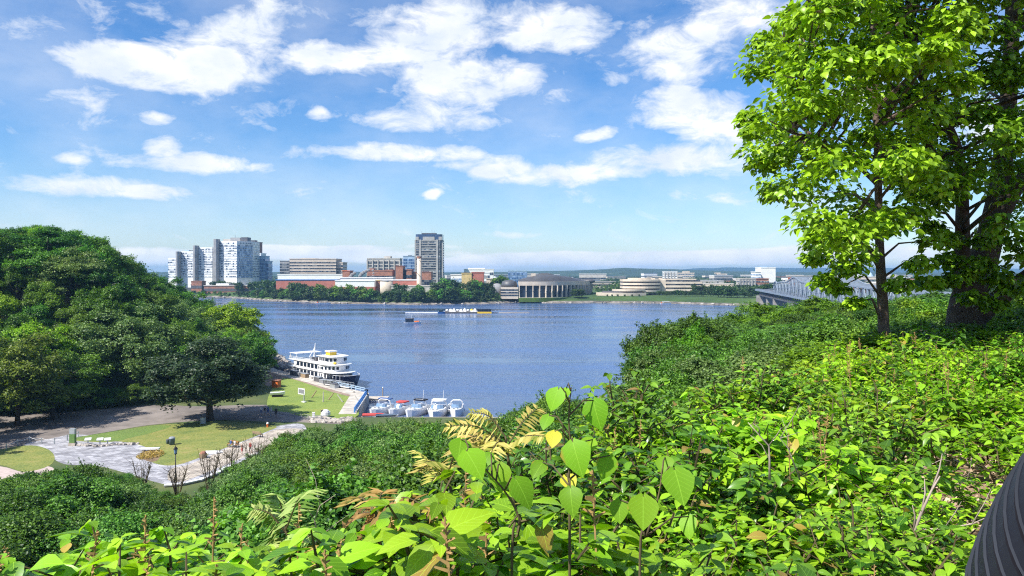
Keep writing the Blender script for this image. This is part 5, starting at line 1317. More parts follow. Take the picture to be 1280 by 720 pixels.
    for k, x in enumerate((-6.2, -4.4, -2.6, -1)):
        MB().box(x, x+1.1, -2.5+k*.6, -1.2+k*.6, 7.42, 8.7).build('deck_locker', M[['cl_grey','dgrey','orange','dgrey'][k]], root)
    MB().ell((0,0,0), (.8,.45,.4), 10, 6, 0, Matrix.Translation((9.2, -2.4, 7.9))).build('life_raft', M['ylw'], root)
    MB().tube([(14.6,-1.6,3.1),(13.6,-3.2,1.2),(11.8,-4.8,.9)], .09, 5).build('mooring_rope', M['gel'], root)
    bw = MB()
    for i in range(11):
        a = -math.pi/2+math.pi*i/10; bw.box(11+4.6*math.cos(a)-.05, 11+4.6*math.cos(a)+.05, 4.0*math.sin(a)-.05, 4.0*math.sin(a)+.05, 3, 4.3)
    bw.tube([(11+4.6*math.cos(-math.pi/2+math.pi*i/14), 4.0*math.sin(-math.pi/2+math.pi*i/14), 4.3) for i in range(15)], .06, 4); bw.build('bow_rail', M['gel'], root)
tour_ship()
def motorboat(label, px, py, hd, L, B, style):
    """px,py: bow at the waterline"""
    x, y = G(px, py, .2); root = thing('motorboat', label, 'motorboat', (x-math.cos(hd)*L/2, y-math.sin(hd)*L/2, 0), hd, 'motorboats moored side by side')
    hull_mb(L, B, -.3, 1.15, .52, .55, .92).build('hull', M['gel'], root)
    MB().prism([(p[0], p[1]) for p in deckpoly(L, B*.86, -L*.1, L*.44, L*.42)], 1.1, [1.62 if p[0] < L*.3 else 1.7 for p in deckpoly(L, B*.86, -L*.1, L*.44, L*.42)]).build('foredeck', M['gel'], root)
    MB().box(-L*.46, -L*.1, -B*.36, B*.36, 1.2, 1.28).build('cockpit_floor', M['deck'], root)
    for sy in (-1, 1): MB().box(-L*.47, L*.0, sy*B*.40-.12, sy*B*.40+.12, 1.1, 1.75).build('coaming', M['gel'], root)
    ws = MB()
    for i in range(7):
        a = -math.pi/2+math.pi*i/6; a2 = -math.pi/2+math.pi*(i+1)/6
        if i == 6: break
        p = [(L*.04+L*.10*math.cos(t), B*.38*math.sin(t)) for t in (a, a2)]; b = len(ws.v)
        ws.v += [(p[0][0]+.25,p[0][1],1.62),(p[1][0]+.25,p[1][1],1.62),(p[1][0]-.25,p[1][1]*.92,2.35),(p[0][0]-.25,p[0][1]*.92,2.35)]
        ws.v += [(q[0]-.05,q[1],q[2]) for q in ws.v[b:b+4]]
        for f in ((0,1,2,3),(7,6,5,4),(0,4,5,1),(1,5,6,2),(2,6,7,3),(3,7,4,0)): ws.face([b+k for k in f])
    ws.build('windscreen', M['clearish'], root)
    for i in range(2): MB().box(L*.22, L*.22+.5, -B*.2+i*B*.25, -B*.2+i*B*.25+.45, 1.66, 1.74).build('hatch', M['tint'], root)
    for i in range(2): MB().box(-L*.34+i*1.4, -L*.34+i*1.4+.7, -B*.3, B*.3, 1.25, 1.7).build('seat', M['gel'], root)
    if style in ('arch', 'hard', 'black', 'navyarch'):
        ar = MB().tube([(-L*.12,-B*.42,1.6),(-L*.08,-B*.40,2.7),(-L*.07,-B*.25,3.1),(-L*.07,B*.25,3.1),(-L*.08,B*.40,2.7),(-L*.12,B*.42,1.6)], .13, 6); ar.build('radar_arch', M['gel'], root)
    if style == 'hard': MB().prism(deckpoly(L, B*.78, -L*.22, L*.04, L*.1), 3.05, 3.3).build('hardtop', M['gel'], root)
    if style == 'black': MB().prism(deckpoly(L, B*.8, -L*.2, L*.0, L*.06), 2.95, 3.2).build('canopy', M['black'], root)
    if style == 'navyarch': MB().box(-L*.2, -L*.06, -B*.42, B*.42, 3.05, 3.25).build('canopy', M['cl_blue'], root)
    if style == 'red': MB().prism(deckpoly(L, B*.8, -L*.3, L*.02, L*.08), 2.5, 2.75).build('canopy', M['redcanvas'], root); [MB().tube([(sx, sy*B*.36, 1.5),(sx, sy*B*.36, 2.52)], .04, 4).build('canopy_pole', M['galv'], root) for sx in (-L*.28, -L*.02) for sy in (-1,1)]
    rl = MB(); n = 9
    pts = []
    for i in range(n):
        a = -math.pi/2+math.pi*i/(n-1); pts.append((L*.08+L*.40*math.cos(a), B*.43*math.sin(a), 2.25))
    rl.tube(pts, .035, 4)
    for p in pts: rl.tube([(p[0],p[1],1.45),p], .03, 4)
    rl.build('bow_rail', M['galv'], root)
    for sy in (-1,1): MB().ell((0,0,0),(.18,.18,.4),8,6,0,Matrix.Translation((-L*.1, sy*(B*.5+.12), .9))).build('fender', M['cl_blue' if sy < 0 else 'gel'], root)
    if style in ('black', 'hard'): MB().tube([(-L*.06,B*.25,3.1),(-L*.08,B*.27,5.4)], .05, 4).build('whip_antenna', M['gel'], root)
    return root
D = math.radians
motorboat('white motorboat with dark blue arch canopy nearest the blue-railed quay', 464, 520, D(-112), 9.5, 3.7, 'navyarch')
motorboat('white motorboat with a red canvas canopy, second from the quay', 487, 520, D(-116), 7.6, 2.9, 'red')
motorboat('white motorboat with a black canopy in the middle of the moored row', 509, 521, D(-112), 9.8, 3.7, 'black')
motorboat('white cabin cruiser with a hard top and tall antenna in the moored row', 541, 523, D(-97), 10.5, 4.1, 'hard')
motorboat('white open arch motorboat at the right end of the moored row', 569, 521, D(-90), 8.2, 3.2, 'arch')
# river traffic
def tug():
    x, y = G(516, 404.5, 0); root = thing('work_boat', 'small dark-roofed work boat heading right across the river', 'boat', (x, y, 0), 0)
    hull_mb(11, 4, -.3, .9, .4, .5, .9).build('hull', M['gel'], root)
    MB().prism(deckpoly(11, 3.2, -4.4, .6, .8), .9, 3.0).build('cabin', M['tint'], root); MB().prism(deckpoly(11, 3.4, -4.6, .9, .8), 3.0, 3.3).build('roof', M['dgrey'], root)
    MB().box(1, 4, -1.3, 1.3, 1.0, 1.7).build('cargo', M['orange'], root); MB().tube([(-1,0,3.3),(-.6,0,5.6)], .09, 5).build('mast', M['gel'], root)
tug()
def raft():
    Y = 598; X = lambda px: xpx(px, Y)
    o = MB().tube([(X(507.5),Y-4,.25),(X(549),Y,.25)], .42, 8).build('floating_boom', M['gel'], None); tag(o, 'long thin white floating boom left of the barge', 'boom')
    o = MB().tube([(X(615),Y,.25),(X(622),Y+1,.25)], .3, 8).build('floating_boom', M['dgrey'], None); tag(o, 'short dark boom trailing right of the barge', 'boom')
    o = MB().tube([(X(624),Y+2,.2),(X(662),Y+8,.2)], .22, 8).build('floating_boom', M['tan'], None); tag(o, 'pale thin boom line stretching right of the barge', 'boom')
    t = thing('work_boat', 'low blue boat at the left end of the barge', 'boat', (X(552), Y, 0)); hull_mb(6, 3, -.2, .9, .4, .3).build('hull', M['blue'], t); MB().box(-2, 1, -1.1, 1.1, .9, 2.2).build('cabin', M['tint'], t)
    t = thing('barge', 'long flat barge floating in the middle of the river', 'barge', (X(576), Y+3, 0)); MB().box(-13.5, 13.5, -3.5, 3.5, -.3, .9).build('hull', M['dgrey'], t); MB().box(-13.6, 13.6, -3.6, 3.6, .9, 1.0).build('deck', M['deck'], t)
    for i in range(9):
        px = 558.5+i*4.4; t = thing('boat_tent' , ['white rounded tent cover on the barge, first from the left', 'small white rounded cover beside the first one', 'white cover third from the left on the barge', 'white cover left of the barge middle', 'white cover at the barge middle', 'white cover right of the barge middle', 'white cover near the yellow crate', 'yellowish cover among the white ones', 'rightmost white cover on the barge'][i], 'cover', (X(px), Y+2+(i%2)*1.2, 1.0), 0, 'covers on the barge')
        MB().prism([(-1.2,-1),(1.2,-1),(1.2,1),(-1.2,1)], 0, 1.0).build('base', M['dgrey' if i%3 == 0 else 'gel'], t); MB().ell((0,0,0),(1.3,1.1,.9+.3*(i%3)),10,6,0,Matrix.Translation((0,0,1.0))).build('cover', M['ylw' if i == 7 else 'gel'], t, smooth=True)
    t = thing('houseboat', 'pontoon with dark flat roof and yellow hull at the right end of the barge', 'pontoon', (X(605.5), Y+1, 0)); MB().box(-5.4, 5.6, -2.5, 2.5, -.3, 1.1).build('hull', M['ylw'], t)
    MB().box(-5, 5.2, -2.3, 2.3, 1.1, 2.2).build('cabin', M['tint'], t); MB().box(-5.6, 5.2, -2.7, 2.7, 2.2, 3.2).build('roof', M['navy'], t); MB().tube([(4,0,2.9),(8,0,1.9)], .2, 5).build('jib', M['dgrey'], t)
raft()
for px, py, lab in ((404.5,379.3,'slim white pontoon boat moored under the far bank trees'),(832.5,378.6,'small white boat moored at the far lawn')):
    x, y = G(px, py, 0); y = shoreY(px)-7; x = xpx(px, y); t = thing('moored_boat', lab, 'boat', (x, y, 0)); w = 15 if px < 500 else 11
    hull_mb(w, 3.2, -.2, .8, .3, .3).build('hull', M['gel'], t); MB().box(-w*.35, w*.3, -1.4, 1.4, 2.4, 2.6).build('canopy', M['gel' if px > 500 else 'conc'], t)
    pl = MB(); [pl.box(-w*.33+i*w*.15, -w*.33+i*w*.15+.12, s*1.3-.06, s*1.3+.06, .8, 2.4) for i in range(5) for s in (-1,1)]; pl.build('posts', M['galv'], t)
    MB().box(-w*.45, -w*.36, -1, 1, .8, 1.7).build('bow_locker', M['orange'], t)
# ---------------------------------------------------------------- quay, docks, shore rocks
tag(MB().prism([(-73.5,236.5),(-71,232),(-52,208.3),(-45,198.4),(-34.8,187),(-32.4,159.5),(-36.0,159.2),(-38.8,184.5),(-47.5,195.5),(-55,205.5),(-75,230.5)][::-1], -3, 2.54).build('quay', mat('quay_concrete', (.50,.46,.40), .9, scale=.6, var=.4, bump=.3)), kind='structure')
tag(MB().box(-35, -2, 160.5, 163.0, -3, 1.25).build('waterside_walk', M['deck']), kind='structure')
def rail(label, pts, z, mt, name='railing', hgt_=1.05, step=2.0, rails=(1.0,.55), group=None, w=.06):
    base = Vector((pts[0][0], pts[0][1], z)); mb = MB(); S = []
    for i in range(len(pts)-1):
        a, b = Vector((*pts[i],z))-base, Vector((*pts[i+1],z))-base; n = max(1, int((b-a).length/step))
        for k in range(n): S.append(a.lerp(b, k/n))
    S.append(Vector((*pts[-1],z))-base)
    root = thing(name, label, 'railing', tuple(base), 0, group); ps = MB()
    for s in S: ps.box(s.x-w, s.x+w, s.y-w, s.y+w, 0, hgt_)
    for i in range(len(S)-1):
        for r_ in rails: mb.bar(S[i]+Vector((0,0,r_*hgt_)), S[i+1]+Vector((0,0,r_*hgt_)), w*1.2)
    mb.build('rail', M[mt], root); ps.build('posts', M[mt], root)
rail('blue railing along the short side of the quay beside the motorboats', [(-34.9,184),(-33.0,161)], 2.54, 'blue', w=.14)
rail('white and blue railing along the quay in front of the tour ship bow', [(-46,199),(-36,188)], 2.54, 'ltblue', w=.12)
rail('dark rail fence between the road and the quay lawn', [G(338,520),G(360,522),G(385,525),G(402,526)], 2.53, 'cl_grey', 'rail_fence', 1.0, 1.6)
x, y = G(471.5, 497.5, .5)
t = thing('floating_dock', 'short floating dock with plank top beside the quay corner', 'dock', (x, y, 0)); MB().box(-2.6, 2.6, -1.8, 1.8, -.2, .5).build('float', M['grey'], t); MB().box(-2.7, 2.7, -1.9, 1.9, .5, .62).build('planks', M['deck'], t)
x, y = G(478.5, 494, .6); t = thing('mooring_pole', 'small pole at the outer corner of the floating dock', 'pole', (x, y, -.5)); MB().tube([(0,0,0),(0,0,3)], .12, 8).build('pole', M['wood'], t); MB().lathe([(.16,3),(.02,3.3)], 8).build('cap', M['gel'], t)
x, y = G(458, 493.5, 2.5); t = thing('bollard', 'black mooring bollard on the quay corner', 'bollard', (x, y, 2.54)); MB().lathe([(.4,0),(.34,.2),(.3,.9),(.5,1.0),(.5,1.2),(.1,1.3)], 16).build('post', M['black'], t)
# gangway and dark gear beside the ship
x, y = G(424, 484, 2.5); t = thing('gangway', 'white gangway with rails leading to the tour ship bow', 'gangway', (x, y, 2.54), D(-40))
MB().box(-5, 5, -.8, .8, .3, .45).build('ramp', M['gel'], t)
g_ = MB(); [g_.box(-5, 5, s*.8-.05, s*.8+.05, z, z+.08) for s in (-1,1) for z in (.9,1.4)]; [g_.box(-5+k*1.25-.04, -5+k*1.25+.04, s*.8-.05, s*.8+.05, .4, 1.45) for k in range(9) for s in (-1,1)]; g_.build('handrail', M['galv'], t)
for i, (px, py, c, s) in enumerate([(398,477,'dgrey',1.2),(404,479,'cl_grey',.9),(411,482,'dgrey',1.3),(418,485,'galv',1.0),(424,482,'dgrey',1.1),(368,469,'dgrey',1.3),(374,470,'cl_grey',1.0),(381,472,'wood',1.1)]):
    x, y = G(px, py); t = thing('equipment_crate', ['dark crate on the quay at the ship middle','grey low crate beside the dark quay crate','wide dark crate below the ship windows','galvanised box near the gangway','dark crate right before the gangway','dark box by the ship stern','grey box near the ship stern','wooden box on the track by the ship stern'][i], 'crate', (x, y, 2.5), D(-47))
    MB().box(-s*1.2, s*1.2, -.6, .6, 0, s).build('body', M[c], t); MB().box(-s*1.25, s*1.25, -.65, .65, s, s+.12).build('lid', M['galv' if c != 'galv' else 'dgrey'], t)
# rocks of the point and the bank
def rockmesh(seed):
    r_ = random.Random(seed); mb = MB().ell((0,0,0), (1,.8,.6), 9, 6); k = [(r_.uniform(-9,9), r_.uniform(-9,9), r_.uniform(-9,9)) for _ in range(3)]
    mb.v = [tuple(np.array(v)*(1+.18*math.sin(v[0]*3+v[1]*5+k[0][0])+.12*math.sin(v[2]*6+v[0]*4+k[1][0]))) for v in mb.v]; return mb.mesh('rock')
rocks = [rockmesh(i) for i in range(5)]
for m_ in rocks: m_.materials.append(M['rock'])
r = random.Random(8)
def rock(x, y, z, s, lab, grp):
    o = bpy.data.objects.new('rock', rocks[r.randrange(5)]); COL.objects.link(o); o.location = (x, y, z); o.scale = (s, s, s*r.uniform(.7,1)); o.rotation_euler = (r.uniform(-.3,.3), r.uniform(-.3,.3), r.uniform(0,6.28)); tag(o, lab, 'rock', grp)
for i in range(90):
    t = r.random(); px = 337+40*t; py = 443+24*t+r.uniform(-5,9)*(1-.4*t); x, y = G(px, py, 1.5); rock(x, y, r.uniform(.8, 2.2), r.uniform(.6, 1.9), 'pale boulder in the pile on the rocky point left of the ship', 'boulders of the rocky point')
for i in range(60):
    t = i/60; px = 352+ (460-352)*t; x, y = G(px+r.uniform(-2,2), 458+t*37+r.uniform(-1,3), 2.5)
    if r.random() < .45: rock(x, y, 2.5, r.uniform(.25,.6), 'small rock beside the gravel track', 'small rocks along the gravel track')
for i in range(70):
    x, y = G(388+52*r.random(), 524.5+r.uniform(-1,4), 2.5); rock(x, y, 2.6, r.uniform(.4,.9), 'pale stone block at the foot of the quay lawn', 'stone blocks at the foot of the quay lawn')
for i in range(46):
    x = -32+29*r.random(); rock(x, 159.5+r.uniform(-1.5,1.5), r.uniform(.8,1.6), r.uniform(.4,.9), 'stone on the bank below the moored motorboats', 'stones below the motorboats')
for i in range(26):
    a = i/25; px = 94+78*a; py = 556.5+1.2*math.sin(a*5)+r.uniform(-.6,.6); x, y = G(px, py); rock(x, y, 2.6, r.uniform(.3,.62), 'stone in the border row at the back of the pale paved plaza', 'border stones of the plaza')
for i in range(90):
    px = 225+r.random()*720; Y = shoreY(px)+r.uniform(-2.5,2.5)+3*math.sin(px*.07)+2*math.sin(px*.19); rock(xpx(px,Y), Y, r.uniform(.1,.9), r.uniform(.8,1.9), 'rock at the water line of the far bank', 'rocks on the far bank')
# small craft drawn up by the walk
for px, py, c, lab in ((467,523.5,'redcanvas','small boat under a red cover below the first motorboat'),(484,524.5,'tint','dark small boat pulled up below the second motorboat')):
    x, y = G(px, py, 1.2); t = thing('small_boat', lab, 'boat', (x, y, 1.3), D(8)); hull_mb(4.6, 1.8, 0, .7, .35, .2).build('hull', M['gel'], t); MB().prism(deckpoly(4.6, 1.9, -2.3, 2.1, 1.2), .7, .95).build('cover', M[c], t)
# ---------------------------------------------------------------- park furniture
def lamp():
    x, y = G(219.5, 601); root = thing('street_lamp', 'black lamp post with a lantern on the promenade', 'street lamp', (x, y, 2.51))
    MB().lathe([(.22,0),(.22,.35),(.13,.5),(.085,1.0),(.06,3.7)], 12).build('post', M['black'], root, smooth=True)
    MB().lathe([(.06,3.7),(.2,3.8),(.24,3.85)], 10).build('bracket', M['black'], root)
    MB().lathe([(.17,3.86),(.27,4.45)], 8).build('lantern_glass', M['clearish'], root)
    MB().lathe([(.34,4.46),(.2,4.68),(.05,4.85),(.03,5.05)], 8).build('lantern_cap', M['black'], root)
lamp()
x, y = G(91, 557); t = thing('info_pillar', 'slim square information pillar on the left of the plaza', 'pillar', (x, y, 2.51)); MB().box(-.55,.55,-.4,.4,0,.5).build('base', M['cutstone'], t); MB().box(-.45,.45,-.3,.3,.5,2.0).build('lower_panel', mat('green_panel',(.12,.22,.06),.6,scale=3), t); MB().box(-.45,.45,-.3,.3,2.0,2.9).build('upper_panel', M['galv'], t)
for px, lab in ((110,'first tilted info panel from the pillar on the plaza rim'),(125,'second tilted info panel from the pillar on the plaza rim'),(134.5,'third tilted info panel from the pillar on the plaza rim')):
    x, y = G(px, 557); t = thing('info_panel', lab, 'info panel', (x, y, 2.51), .3, 'tilted info panels on the plaza rim'); MB().box(-.08,.08,-.08,.08,0,1.0).build('post', M['galv'], t)
    MB().box(-.5,.5,-.3,.3,-.04,.04,0,Matrix.Translation((0,0,1.1)) @ Matrix.Rotation(R(32),4,'X')).build('panel', M['cl_white'], t)
x, y = G(187.5, 564); t = thing('stone_seat', 'pale stone slab seat at the right end of the plaza', 'seat', (x, y, 2.51), .1); MB().box(-1.5,1.5,-.4,.4,.3,.55).build('slab', M['cl_white'], t); MB().box(-1.2,-.8,-.35,.35,0,.3).build('foot', M['cutstone'], t); MB().box(.8,1.2,-.35,.35,0,.3).build('foot', M['cutstone'], t)
pts = [G(px, py) for px, py in ((8,562),(22,557),(37,553),(52,554.5),(68,555),(84,550.5),(98,546))]
t = thing('rope_barrier', 'post and rope barrier along the shaded road edge at the left', 'barrier', (pts[0][0], pts[0][1], 2.52))
for p in pts: MB().box(p[0]-pts[0][0]-.07, p[0]-pts[0][0]+.07, p[1]-pts[0][1]-.07, p[1]-pts[0][1]+.07, 0, 1.0).build('post', M['galv'], t)
rp = MB()
for a, b in zip(pts[:-1], pts[1:]): rp.tube([(a[0]+(b[0]-a[0])*k/6-pts[0][0], a[1]+(b[1]-a[1])*k/6-pts[0][1], .9-.25*math.sin(math.pi*k/6)) for k in range(7)], .035, 4)
rp.build('rope', M['cl_white'], t)
def bin_(px, py, label, s=1.0, lidm='dgrey'):
    x, y = G(px, py); t = thing('waste_bin', label, 'bin', (x, y, 2.52)); MB().lathe([(.36*s,0),(.42*s,.9*s),(.44*s,.95*s)], 16).build('body', M['bin'], t, smooth=True); MB().lathe([(.46*s,.95*s),(.42*s,1.1*s),(.2*s,1.2*s)], 16).build('lid', M[lidm], t); return t
bin_(215, 556, 'blue-grey round waste bin in the middle of the park lawn', 1.15, 'galv'); bin_(210, 555, 'small black bin touching the blue-grey bin on the lawn', .7)
x, y = G(254, 529.5); t = thing('waste_bin', 'square grey bin standing left of the maple trunk', 'bin', (x, y, 2.52)); MB().box(-.4,.4,-.35,.35,0,1.2).build('body', M['galv'], t); MB().box(-.45,.45,-.4,.4,1.2,1.32).build('lid', M['dgrey'], t)
def bench(px, py, rz, label, col='wood'):
    x, y = G(px, py); t = thing('park_bench', label, 'bench', (x, y, 2.53), rz)
    for i in range(3): MB().box(-1.1,1.1,-.25+i*.18,-.10+i*.18,.44,.49).build('seat_slat', M[col], t)
    for i in range(3): MB().box(-1.1,1.1,.30+i*.03,.34+i*.03,.58+i*.16,.70+i*.16).build('back_slat', M[col], t)
    for sx in (-.95,.95):
        MB().box(sx-.04,sx+.04,-.22,-.14,0,.44).build('leg', M['black'], t); MB().box(sx-.04,sx+.04,.22,.30,0,1.0).build('leg', M['black'], t); MB().box(sx-.04,sx+.04,-.25,.28,.64,.68).build('armrest', M['black'], t)
    return x, y
M['benchwood'] = mat('bench_wood', (.42,.20,.06), .6, scale=3)
bx, by = bench(291, 559, R(-25), 'orange-brown park bench with two people sitting on it', 'benchwood')
bench(322.5, 546, R(150), 'brown park bench at the right end of the lawn beside the promenade', 'wood')
# people
def person(label, x, y, z, rz, top, bottom, hgt_=1.7, sit=False, arm=(0,0), stride=.12, skin='skin', group=None):
    s = hgt_/1.7
    hip = .92; J = {}
    V = [(0,0,hip),(0,0,1.15),(0,0,1.40),(0,0,1.50),(0,0,1.62)]; Rr = [.15,.14,.13,.055,.10]; E = [(0,1),(1,2),(2,3),(3,4)]
    def add(ch, rad, par):
        k = par
        for c, q in zip(ch, rad): V.append(c); Rr.append(q); E.append((k, len(V)-1)); k = len(V)-1
    for sx in (-1, 1):
        if sit: add([(sx*.10,-.02,hip-.04),(sx*.12,-.46,hip-.06),(sx*.12,-.50,hip-.46),(sx*.12,-.64,hip-.48)], [.10,.07,.045,.04], 0)
        else: add([(sx*.10,0,hip-.08),(sx*.11,sx*stride*.6-.03,.48),(sx*.11,sx*stride*1.2,.07),(sx*.11,sx*stride*1.2-.15,.03)], [.10,.068,.042,.035], 0)
        ay = arm[0 if sx < 0 else 1]
        add([(sx*.20,0,1.38),(sx*.25,-.02-ay*.15,1.10),(sx*.24,-.08-ay*.35,.86+ay*.18),(sx*.24,-.10-ay*.40,.78+ay*.20)], [.055,.042,.034,.03], 2)
    me = bpy.data.meshes.new('body'); me.from_pydata([tuple(np.array(v)*s) for v in V], E, []); ob = bpy.data.objects.new('body', me); COL.objects.link(ob)
    md = ob.modifiers.new('s', 'SKIN'); sk = me.skin_vertices[0].data
    for i, q in enumerate(Rr): sk[i].radius = (q*s, q*s*.85)
    sk[0].use_root = True; ob.modifiers.new('u', 'SUBSURF').levels = 1
    dg = bpy.context.evaluated_depsgraph_get(); me2 = bpy.data.meshes.new_from_object(ob.evaluated_get(dg)); bpy.data.objects.remove(ob)
    me2.materials.clear()
    for q in (skin, bottom, top, 'hair'): me2.materials.append(M[q])
    for p in me2.polygons:
        c = p.center/s
        if c.z > 1.66 or (c.z > 1.56 and c.y > .02): k = 3
        elif c.z > 1.46 or abs(c.x) > .225 and c.z < 1.12: k = 0
        elif c.z > hip+.02: k = 2
        elif (c.z > .35 if not sit else c.z > hip-.3): k = 1
        else: k = 0
        p.material_index = k; p.use_smooth = True
    o = bpy.data.objects.new('person', me2); COL.objects.link(o); o.location = (x, y, z-(hip*s-.50 if sit else 0)); o.rotation_euler = (0,0,rz); tag(o, label, 'person', group)
c_, s_ = math.cos(R(-25)), math.sin(R(-25))
person('person in pale blue sitting at the left of the orange-brown bench', bx-.42*c_, by-.42*s_, 2.53, R(-25), 'cl_blue', 'cl_grey', 1.72, True)
person('person in white sitting at the right of the orange-brown bench', bx+.42*c_, by+.42*s_, 2.53, R(-25), 'cl_white', 'cl_white', 1.68, True)
x, y = G(302.5, 567.5); person('person in light clothes with bare legs walking on the promenade nearest the bench', x, y, 2.53, R(60), 'skin', 'cl_red', 1.7, arm=(.3,.1))
x, y = G(313, 566); person('person in a red top and dark shorts standing on the promenade', x, y, 2.53, R(-30), 'cl_red', 'cl_black', 1.78)
for px, py, t_, b_, lab in ((326.5,518.5,'cl_white','cl_blue','person in white top beside the road under the maple edge'),(331,519,'cl_black','cl_grey','person in black top in the group by the road'),(335,518,'cl_blue','cl_blue','person in blue in the group by the road'),(339,518.5,'cl_white','cl_white','person in all white at the right of the group by the road')):
    x, y = G(px, py); person(lab, x, y, 2.53, R(random.uniform(-90,90)), t_, b_, 1.7)
x, y = G(345, 521); person('person dressed all in black standing alone by the rail fence', x, y, 2.53, R(200), 'cl_black', 'cl_black', 1.9)
x, y = G(402.5, 522); person('person in dark clothes beside the pale blocks at the foot of the quay lawn', x, y, 2.53, R(20), 'cl_black', 'cl_grey', 1.75)
x, y = G(334.5, 534); t = thing('fire_hydrant', 'orange-red hydrant with a white cap by the path', 'hydrant', (x, y, 2.52)); MB().lathe([(.22,0),(.2,.1),(.16,.12),(.16,.6),(.2,.62)], 12).build('barrel', M['orange'], t); MB().lathe([(.24,.62),(.22,.8),(.05,.95)], 12).build('cap', M['cl_white'], t); MB().tube([(-.26,0,.45),(.26,0,.45)], .07, 8).build('nozzles', M['orange'], t)
x, y = G(407, 521.5); t = thing('planter', 'white rounded planter at the foot of the quay lawn', 'planter', (x, y, 2.5)); MB().lathe([(.7,0),(1.0,.5),(.95,1.1),(.8,1.1),(.8,.9)], 14).build('pot', M['cl_white'], t); MB().ell((0,0,0),(.8,.8,.5),8,6,0,Matrix.Translation((0,0,1.1))).build('filling', M['cl_white'], t)
x, y = G(392, 523.5); t = thing('marker_post', 'short white square post left of the white planter', 'post', (x, y, 2.5)); MB().box(-.25,.25,-.2,.2,0,1.2).build('shaft', M['cl_white'], t); MB().box(-.3,.3,-.25,.25,1.2,1.3).build('cap', M['cl_white'], t)
# sign and poles on the quay lawn
x, y = G(380, 503); t = thing('sign_board', 'white slanted sign board on a post in the quay lawn', 'sign', (x, y, 2.52), R(-35)); MB().box(-.1,.1,-.08,.08,0,2.0).build('post', M['galv'], t)
MB().box(-2.0,.3,-.05,.05,1.7,3.1).build('board', M['cl_white'], t); MB().box(-1.75,.05,-.08,-.05,1.95,2.85).build('printed_face', M['cl_grey'], t); MB().box(-.5,.5,-.3,.3,0,.25).build('footing', M['cl_white'], t)
for i, (px, py, py2, ln, c) in enumerate([(404,502.5,489.5,0,'conc'),(389.5,497,488,1.1,'wood'),(410.5,499.5,491,1.2,'wood'),(428.5,502.5,493,-1.3,'conc'),(449,502.5,494.5,-1.0,'conc')]):
    x, y = G(px, py); hh = (py-py2)/F*y; t = thing('pole', ['upright pale pole in the middle of the quay lawn','leaning brown stake left of the upright pale pole','leaning brown stake right of the upright pale pole','pale leaning pole near the gravel track end','pale leaning pole at the quay corner of the lawn'][i], 'pole', (x, y, 2.45), 0); MB().tube([(0,0,0),(ln,.2,hh)], [.14,.11], 8).build('shaft', M[c], t); MB().lathe([(.2,0),(.2,.12)], 8).build('collar', M['dgrey'], t)
x, y = G(347, 496); t = thing('dinghy', 'small overturned pale dinghy on trestles in the quay lawn', 'boat', (x, y, 3.0), R(10)); hull_mb(3.4, 1.5, 0, .6, .35, .2).build('hull', M['gel'], t); MB().box(-1.2,1.2,-.5,.5,-.5,-.02).build('trestle', M['black'], t)
x, y = G(345.5, 484); t = thing('kiosk', 'small orange-brown kiosk beside the curve of the gravel track', 'kiosk', (x, y, 2.5), R(-20)); MB().box(-.9,.9,-.7,.7,0,1.7).build('wall', M['orange'], t); MB().box(-1.1,1.1,-.9,.9,1.7,1.85).build('roof', M['brick'], t)
x, y = G(264, 566); o = MB().prism([(-1.6,-.9),(1.2,-1.1),(1.9,.2),(.8,1.1),(-1.2,.9)], 0, .12).build('stone_slab', M['cl_white'], None, (x, y, 2.52)); tag(o, 'flat pale slab lying in the lawn near the promenade edge', 'slab')
x, y = G(254, 572.5); t = thing('flower_tub', 'brown tub on the lawn edge between lamp post and bench', 'tub', (x, y, 2.52)); MB().lathe([(.5,0),(.6,.7),(.5,.7)], 12).build('tub', M['wood'], t); MB().ell((0,0,0),(.5,.5,.35),8,6,0,Matrix.Translation((0,0,.75))).build('soil', M['brick'], t)
# retaining wall of the promenade
W_ = [G(px, py) for px, py in ((205,609),(228,607),(250,602),(270,594),(288,584))]
t = thing('retaining_wall', 'low stone retaining wall along the outer edge of the promenade', 'wall', (W_[0][0], W_[0][1], 1.0)); mw = MB(); mc = MB()
for a, b in zip(W_[:-1], W_[1:]):
    p, q = Vector((a[0]-W_[0][0], a[1]-W_[0][1], .8)), Vector((b[0]-W_[0][0], b[1]-W_[0][1], .8)); mw.bar(p, q, .5, 1.8); mc.bar(p+Vector((0,0,.98)), q+Vector((0,0,.98)), .7, .16)
mw.build('stonework', M['cutstone'], t); mc.build('coping', M['cl_white'], t)
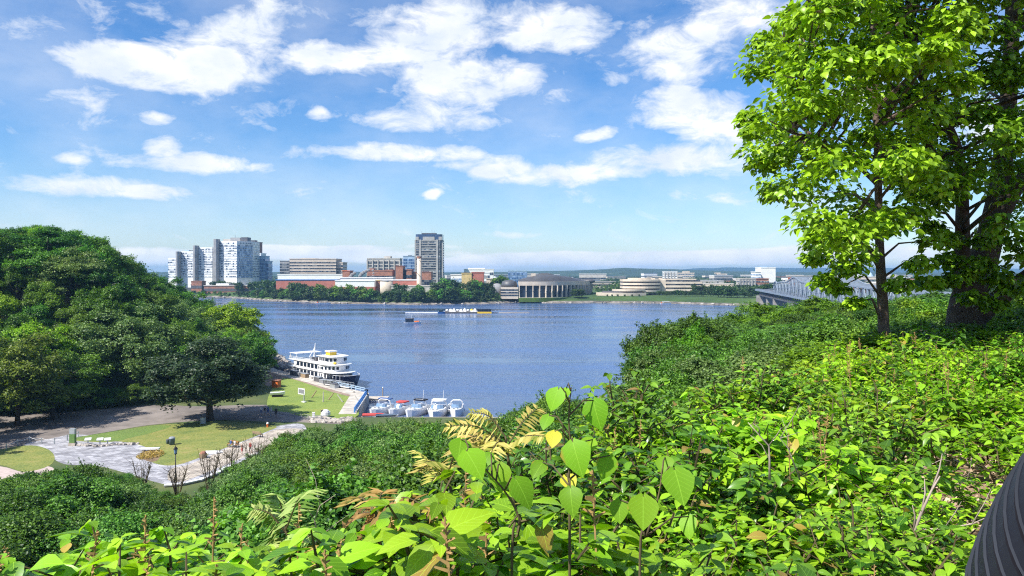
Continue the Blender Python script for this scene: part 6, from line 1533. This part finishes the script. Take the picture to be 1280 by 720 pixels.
# bare shrubs below the promenade
def bare(px, py, hh, label, seed, Y):
    r_ = random.Random(seed); c = at(px, py, Y); zg = h1(c.x, c.y); mb = MB(); root_h = c.z-zg
    for i in range(16):
        a = r_.uniform(0,6.28); L_ = hh*r_.uniform(.6,1); e = Vector((math.cos(a)*L_*.45, math.sin(a)*L_*.45, root_h+L_))
        m1 = Vector((e.x*.3, e.y*.3, root_h*.6+L_*.3)); mb.tube([(0,0,-.1),tuple(m1),tuple(e)], [.06,.045,.015], 4, cap=False)
        for j in range(5):
            s0 = m1.lerp(e, r_.uniform(.2,.9)); e2 = s0+Vector((r_.uniform(-1,1), r_.uniform(-1,1), r_.uniform(.3,1)))*hh*.3; mb.tube([tuple(s0),tuple(e2)], [.03,.01], 3, cap=False)
    o = mb.build('bare_shrub', M['twig'], None, (c.x, c.y, zg)); tag(o, label, 'shrub', 'bare shrubs below the promenade')
bare(178, 604, 3.0, 'leafless brown shrub in front of the pale plaza', 1, 96); bare(262, 592, 3.2, 'leafless shrub right of the lamp post', 2, 92); bare(285, 590, 3.8, 'tallest reddish leafless shrub by the promenade end', 3, 88); bare(318, 580, 3.4, 'leafless shrub under the two standing people', 4, 90); bare(222, 610, 3.0, 'small leafless shrub at the foot of the lamp post', 5, 94)
# a few birds-eye details: distant bird is left out; planting in the garden bed
def bed():
    rr = np.random.default_rng(2); x0, y0 = G(188, 570); N = 700; a = rr.uniform(0, 6.28, N); q = np.sqrt(rr.random(N))
    p = np.stack([x0+1.9*q*np.cos(a), y0+2.6*q*np.sin(a), 2.55+rr.random(N)*.45], 1); me = inst_mesh('bed_planting', LV2, LF2, rotmats(rr.normal(size=(N,3))+np.array([0,0,.8])), p, rr.uniform(.15,.35,N), rr.random(N))
    tag(link('bed_planting', me, M['sumacred']), 'reddish ground planting in the round garden bed', None, None, 'stuff')
bed()
for t in PROTOS:
    for ch in [o for o in COL.objects if o.parent == t]: bpy.data.objects.remove(ch)
    bpy.data.objects.remove(t)
